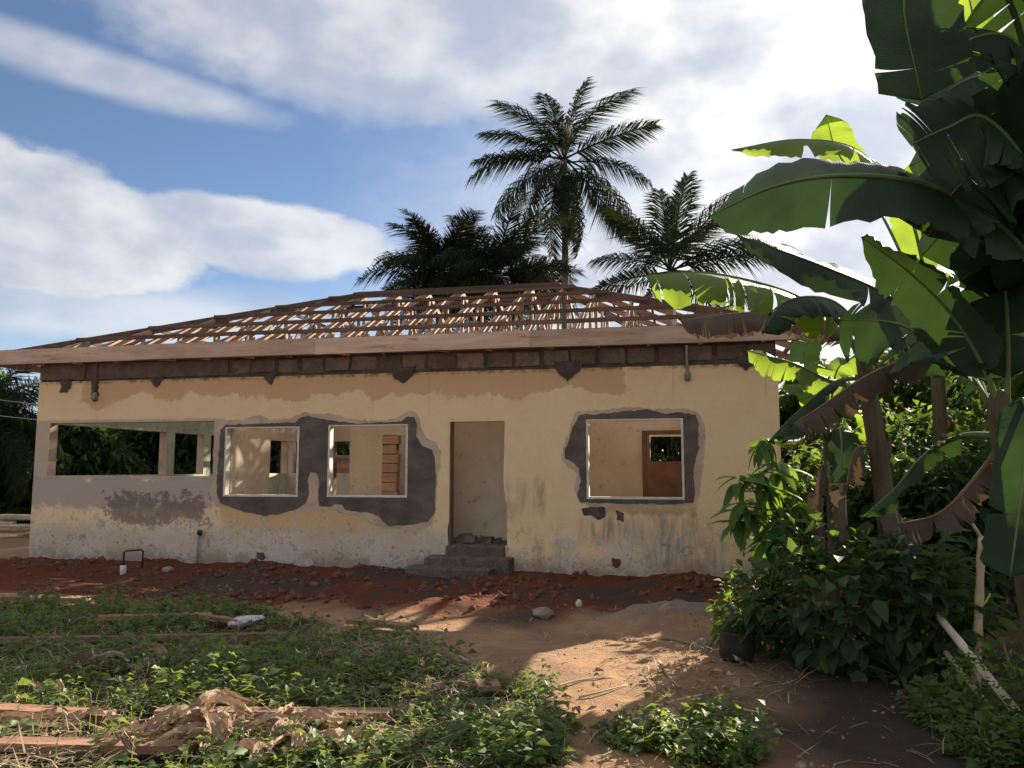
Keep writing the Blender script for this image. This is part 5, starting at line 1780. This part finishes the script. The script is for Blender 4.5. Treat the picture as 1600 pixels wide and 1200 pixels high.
p = on_ground(762, 1092)
o.location = p + Vector((0, 0, 0.10))
o.rotation_euler = (0.3, 0.1, 0.4)
tag(o, 'small orange-brown wood offcut among the weeds beside the sand', 'offcut')

# ------------------------------------------------------------------ dry banana leaf litter
def dry_piece(name, p, L, wd, seed, label, group):
    """curled ribbon of withered leaf with lengthwise pleats and ragged ends"""
    r = random.Random(seed)
    N, K = 22, 9
    V, Fc = [], []
    ph, ph2 = r.uniform(0, 6), r.uniform(0, 6)
    bend, curl, twist = r.uniform(-1.3, 1.3), r.uniform(0.8, 3.6), r.uniform(-2.4, 2.4)
    wd *= r.uniform(0.55, 0.85)
    arch = r.uniform(0.01, 0.07)
    x = y = 0.0
    for i in range(N + 1):
        t = i / N
        hd = bend * (t - 0.5) + 0.35 * math.sin(t * 9 + ph)
        x += L / N * math.cos(hd)
        y += L / N * math.sin(hd)
        zc = 0.03 + arch * math.sin(math.pi * t) + 0.03 * math.sin(t * 8 + ph2)
        w = wd * (0.35 + 0.65 * math.sin(math.pi * min(1, 0.12 + t * 0.85)) ** 0.7) * (1 + 0.25 * math.sin(t * 13 + ph2))
        tw = twist * (t - 0.5) + 0.5 * math.sin(t * 5 + ph)
        for j in range(K):
            q = j / (K - 1) * 2 - 1
            an = q * curl * 0.5
            lat, up = w * 0.5 * math.sin(an) / max(0.3, curl * 0.5), w * 0.5 * (1 - math.cos(an)) / max(0.3, curl * 0.5)
            up += 0.011 * (1 if j % 2 else -1) + r.uniform(-.009, .009)
            rag = (r.uniform(-.035, .035) if i in (0, N) else 0.0) + (r.uniform(-.01, .01) if j in (0, K - 1) else 0)
            l2, u2 = lat * math.cos(tw) - up * math.sin(tw), lat * math.sin(tw) + up * math.cos(tw)
            V.append((x - math.sin(hd) * l2 + rag * math.cos(hd), y + math.cos(hd) * l2 + rag * math.sin(hd), max(0.0, zc + u2)))
    for i in range(N):
        for j in range(K - 1):
            if r.random() < 0.06:
                continue
            a_ = i * K + j
            Fc.append((a_, a_ + 1, a_ + K + 1, a_ + K))
    cx_ = sum(v[0] for v in V) / len(V)
    cy_ = sum(v[1] for v in V) / len(V)
    V = [(v[0] - cx_, v[1] - cy_, v[2]) for v in V]
    me = mesh_data(name, V, Fc, [M['litter_single']], smooth=False)
    o = link(name, me, None, p, (r.uniform(-.12, .12), r.uniform(-.12, .12), r.uniform(0, 6.28)))
    uvl = me.uv_layers.new(name='UVMap')
    li = np.zeros(len(me.loops), dtype=np.int32)
    me.loops.foreach_get('vertex_index', li)
    uvl.data.foreach_set('uv', np.array([(i // 9 * 0.01, (i % 9) * 0.35) for i in range(len(V))], dtype=np.float32)[:, ::-1][li].ravel())
    return tag(o, label, 'dry leaf', group)


HEAP = 'dry banana leaf crumpled in the heap beside the long reddish plank'
big = [(280, 1172, 0.4, 0.18, HEAP), (405, 1170, 0.45, 0.18, HEAP), (325, 1178, 0.4, 0.2, HEAP), (465, 1155, 0.4, 0.16, HEAP), (430, 1194, 0.5, 0.18, HEAP), (345, 1160, 0.45, 0.2, HEAP), (300, 1160, 0.55, 0.22, HEAP), (350, 1172, 0.6, 0.24, HEAP), (265, 1185, 0.5, 0.20, HEAP), (420, 1160, 0.6, 0.18, HEAP), (480, 1168, 0.5, 0.22, HEAP), (335, 1150, 0.6, 0.16, HEAP),
       (390, 1178, 0.5, 0.2, HEAP), (450, 1185, 0.5, 0.22, HEAP), (310, 1190, 0.5, 0.2, HEAP), (370, 1195, 0.6, 0.18, HEAP), (440, 1150, 0.5, 0.14, HEAP),
       (522, 1150, 0.42, 0.26, 'broad brown dry leaf propped over the right end of the heap'), (545, 1180, 0.3, 0.2, 'pale grey dry leaf scrap right of the heap'),
       (495, 1192, 0.35, 0.18, 'light tan dry leaf scrap at the bottom edge below the heap'), (70, 1100, 0.40, 0.2, 'dry leaf lying above the left plank'),
       (30, 1150, 0.6, 0.18, 'long dry leaf at the left edge between the two planks'), (110, 1152, 0.55, 0.16, 'dry leaf right of the one at the left edge between the planks'),
       (240, 1040, 0.6, 0.12, 'thin grey dry leaf stretched across the middle of the weeds'), (150, 1052, 0.5, 0.12, 'thin dry leaf left of the stretched one in the weeds'),
       (180, 1192, 0.5, 0.16, 'dry leaf on the bottom left plank'), (232, 1170, 0.4, 0.14, 'small dry leaf at the left end of the heap')]
for i, (px, py, L_, w_, lb) in enumerate(big):
    p = on_ground(px, py)
    dry_piece('dry_leaf', Vector((p.x, p.y, gz(p.x, p.y) + 0.03 + (0.05 * (i % 3) if lb == HEAP else 0.02))), L_, w_, 200 + i, lb, 'dry banana leaves in the foreground')


def litter_mask(x, y):
    m_ = 0
    for px, py, rx, ry in ((400, 1175, 1.0, 0.3), (90, 1160, 0.7, 0.35), (70, 1100, 0.35, 0.2), (900, 1130, 0.5, 0.35), (200, 1050, 0.8, 0.18), (1080, 1060, 0.7, 0.5)):
        c = G(px, py)
        k_ = 1.0 if px < 600 else 0.25
        m_ = np.maximum(m_, k_ * (1 - sm(np.hypot((x - c.x) / rx, (y - c.y) / ry) + (vnoise(x, y, 3, 2) - .5) * .6, 0.5, 1.1)))
    return m_


lx, ly = scatter(9000, -4.5, 2.5, 4.2, 7.2, litter_mask)
n = len(lx)
ang = rng.uniform(0, 6.283, n)
d = np.stack([np.cos(ang), np.sin(ang), rng.normal(0, 0.35, n)], 1)
L = rng.uniform(0.03, 0.14, n)
pos = np.stack([lx, ly, ground_h(lx, ly) + rng.uniform(0.01, 0.08, n)], 1)
v = leaf_verts(pos, d, rng.normal(size=(n, 3)) * 0.6 + z1, L, L * rng.uniform(0.2, 0.6, n), 0.35, 0.1)
tag(build_soup('leaf_litter', v, LEAF_F, rng.random(n), M['litter']), 'small scraps of dry banana leaf', 'leaf litter', kind='stuff')

# loose sticks on the path
sticks = [((860, 1078), (960, 1060), 'thin pale stick on the sunlit sand nearest the weeds'), ((1035, 1000), (1090, 1012), 'dark twig on the sand left of the pot'),
          ((1000, 1120), (1110, 1085), 'long pale stick crossing the edge of the dark soil'), ((1030, 1035), (1062, 1078), 'curved pale root on the sand'),
          ((905, 1092), (980, 1072), 'short forked twig on the sunlit sand'), ((1080, 1102), (1200, 1118), 'thin stick on the dark soil in front of the shrub')]
for i, (pa, pb, lb) in enumerate(sticks):
    a, b = on_ground(*pa), on_ground(*pb)
    mid_ = a.lerp(b, 0.5) + Vector((jit(.04), jit(.04), 0.02))
    up_ = Vector((0, 0, 0.012))
    tag(tube('stick', spline([a + up_, mid_, b + up_], 7), [0.010, .010, .009, .008, .007, .006, .004], M['pale_stick'] if i != 1 else M['bark'], None, 6), lb, 'stick')
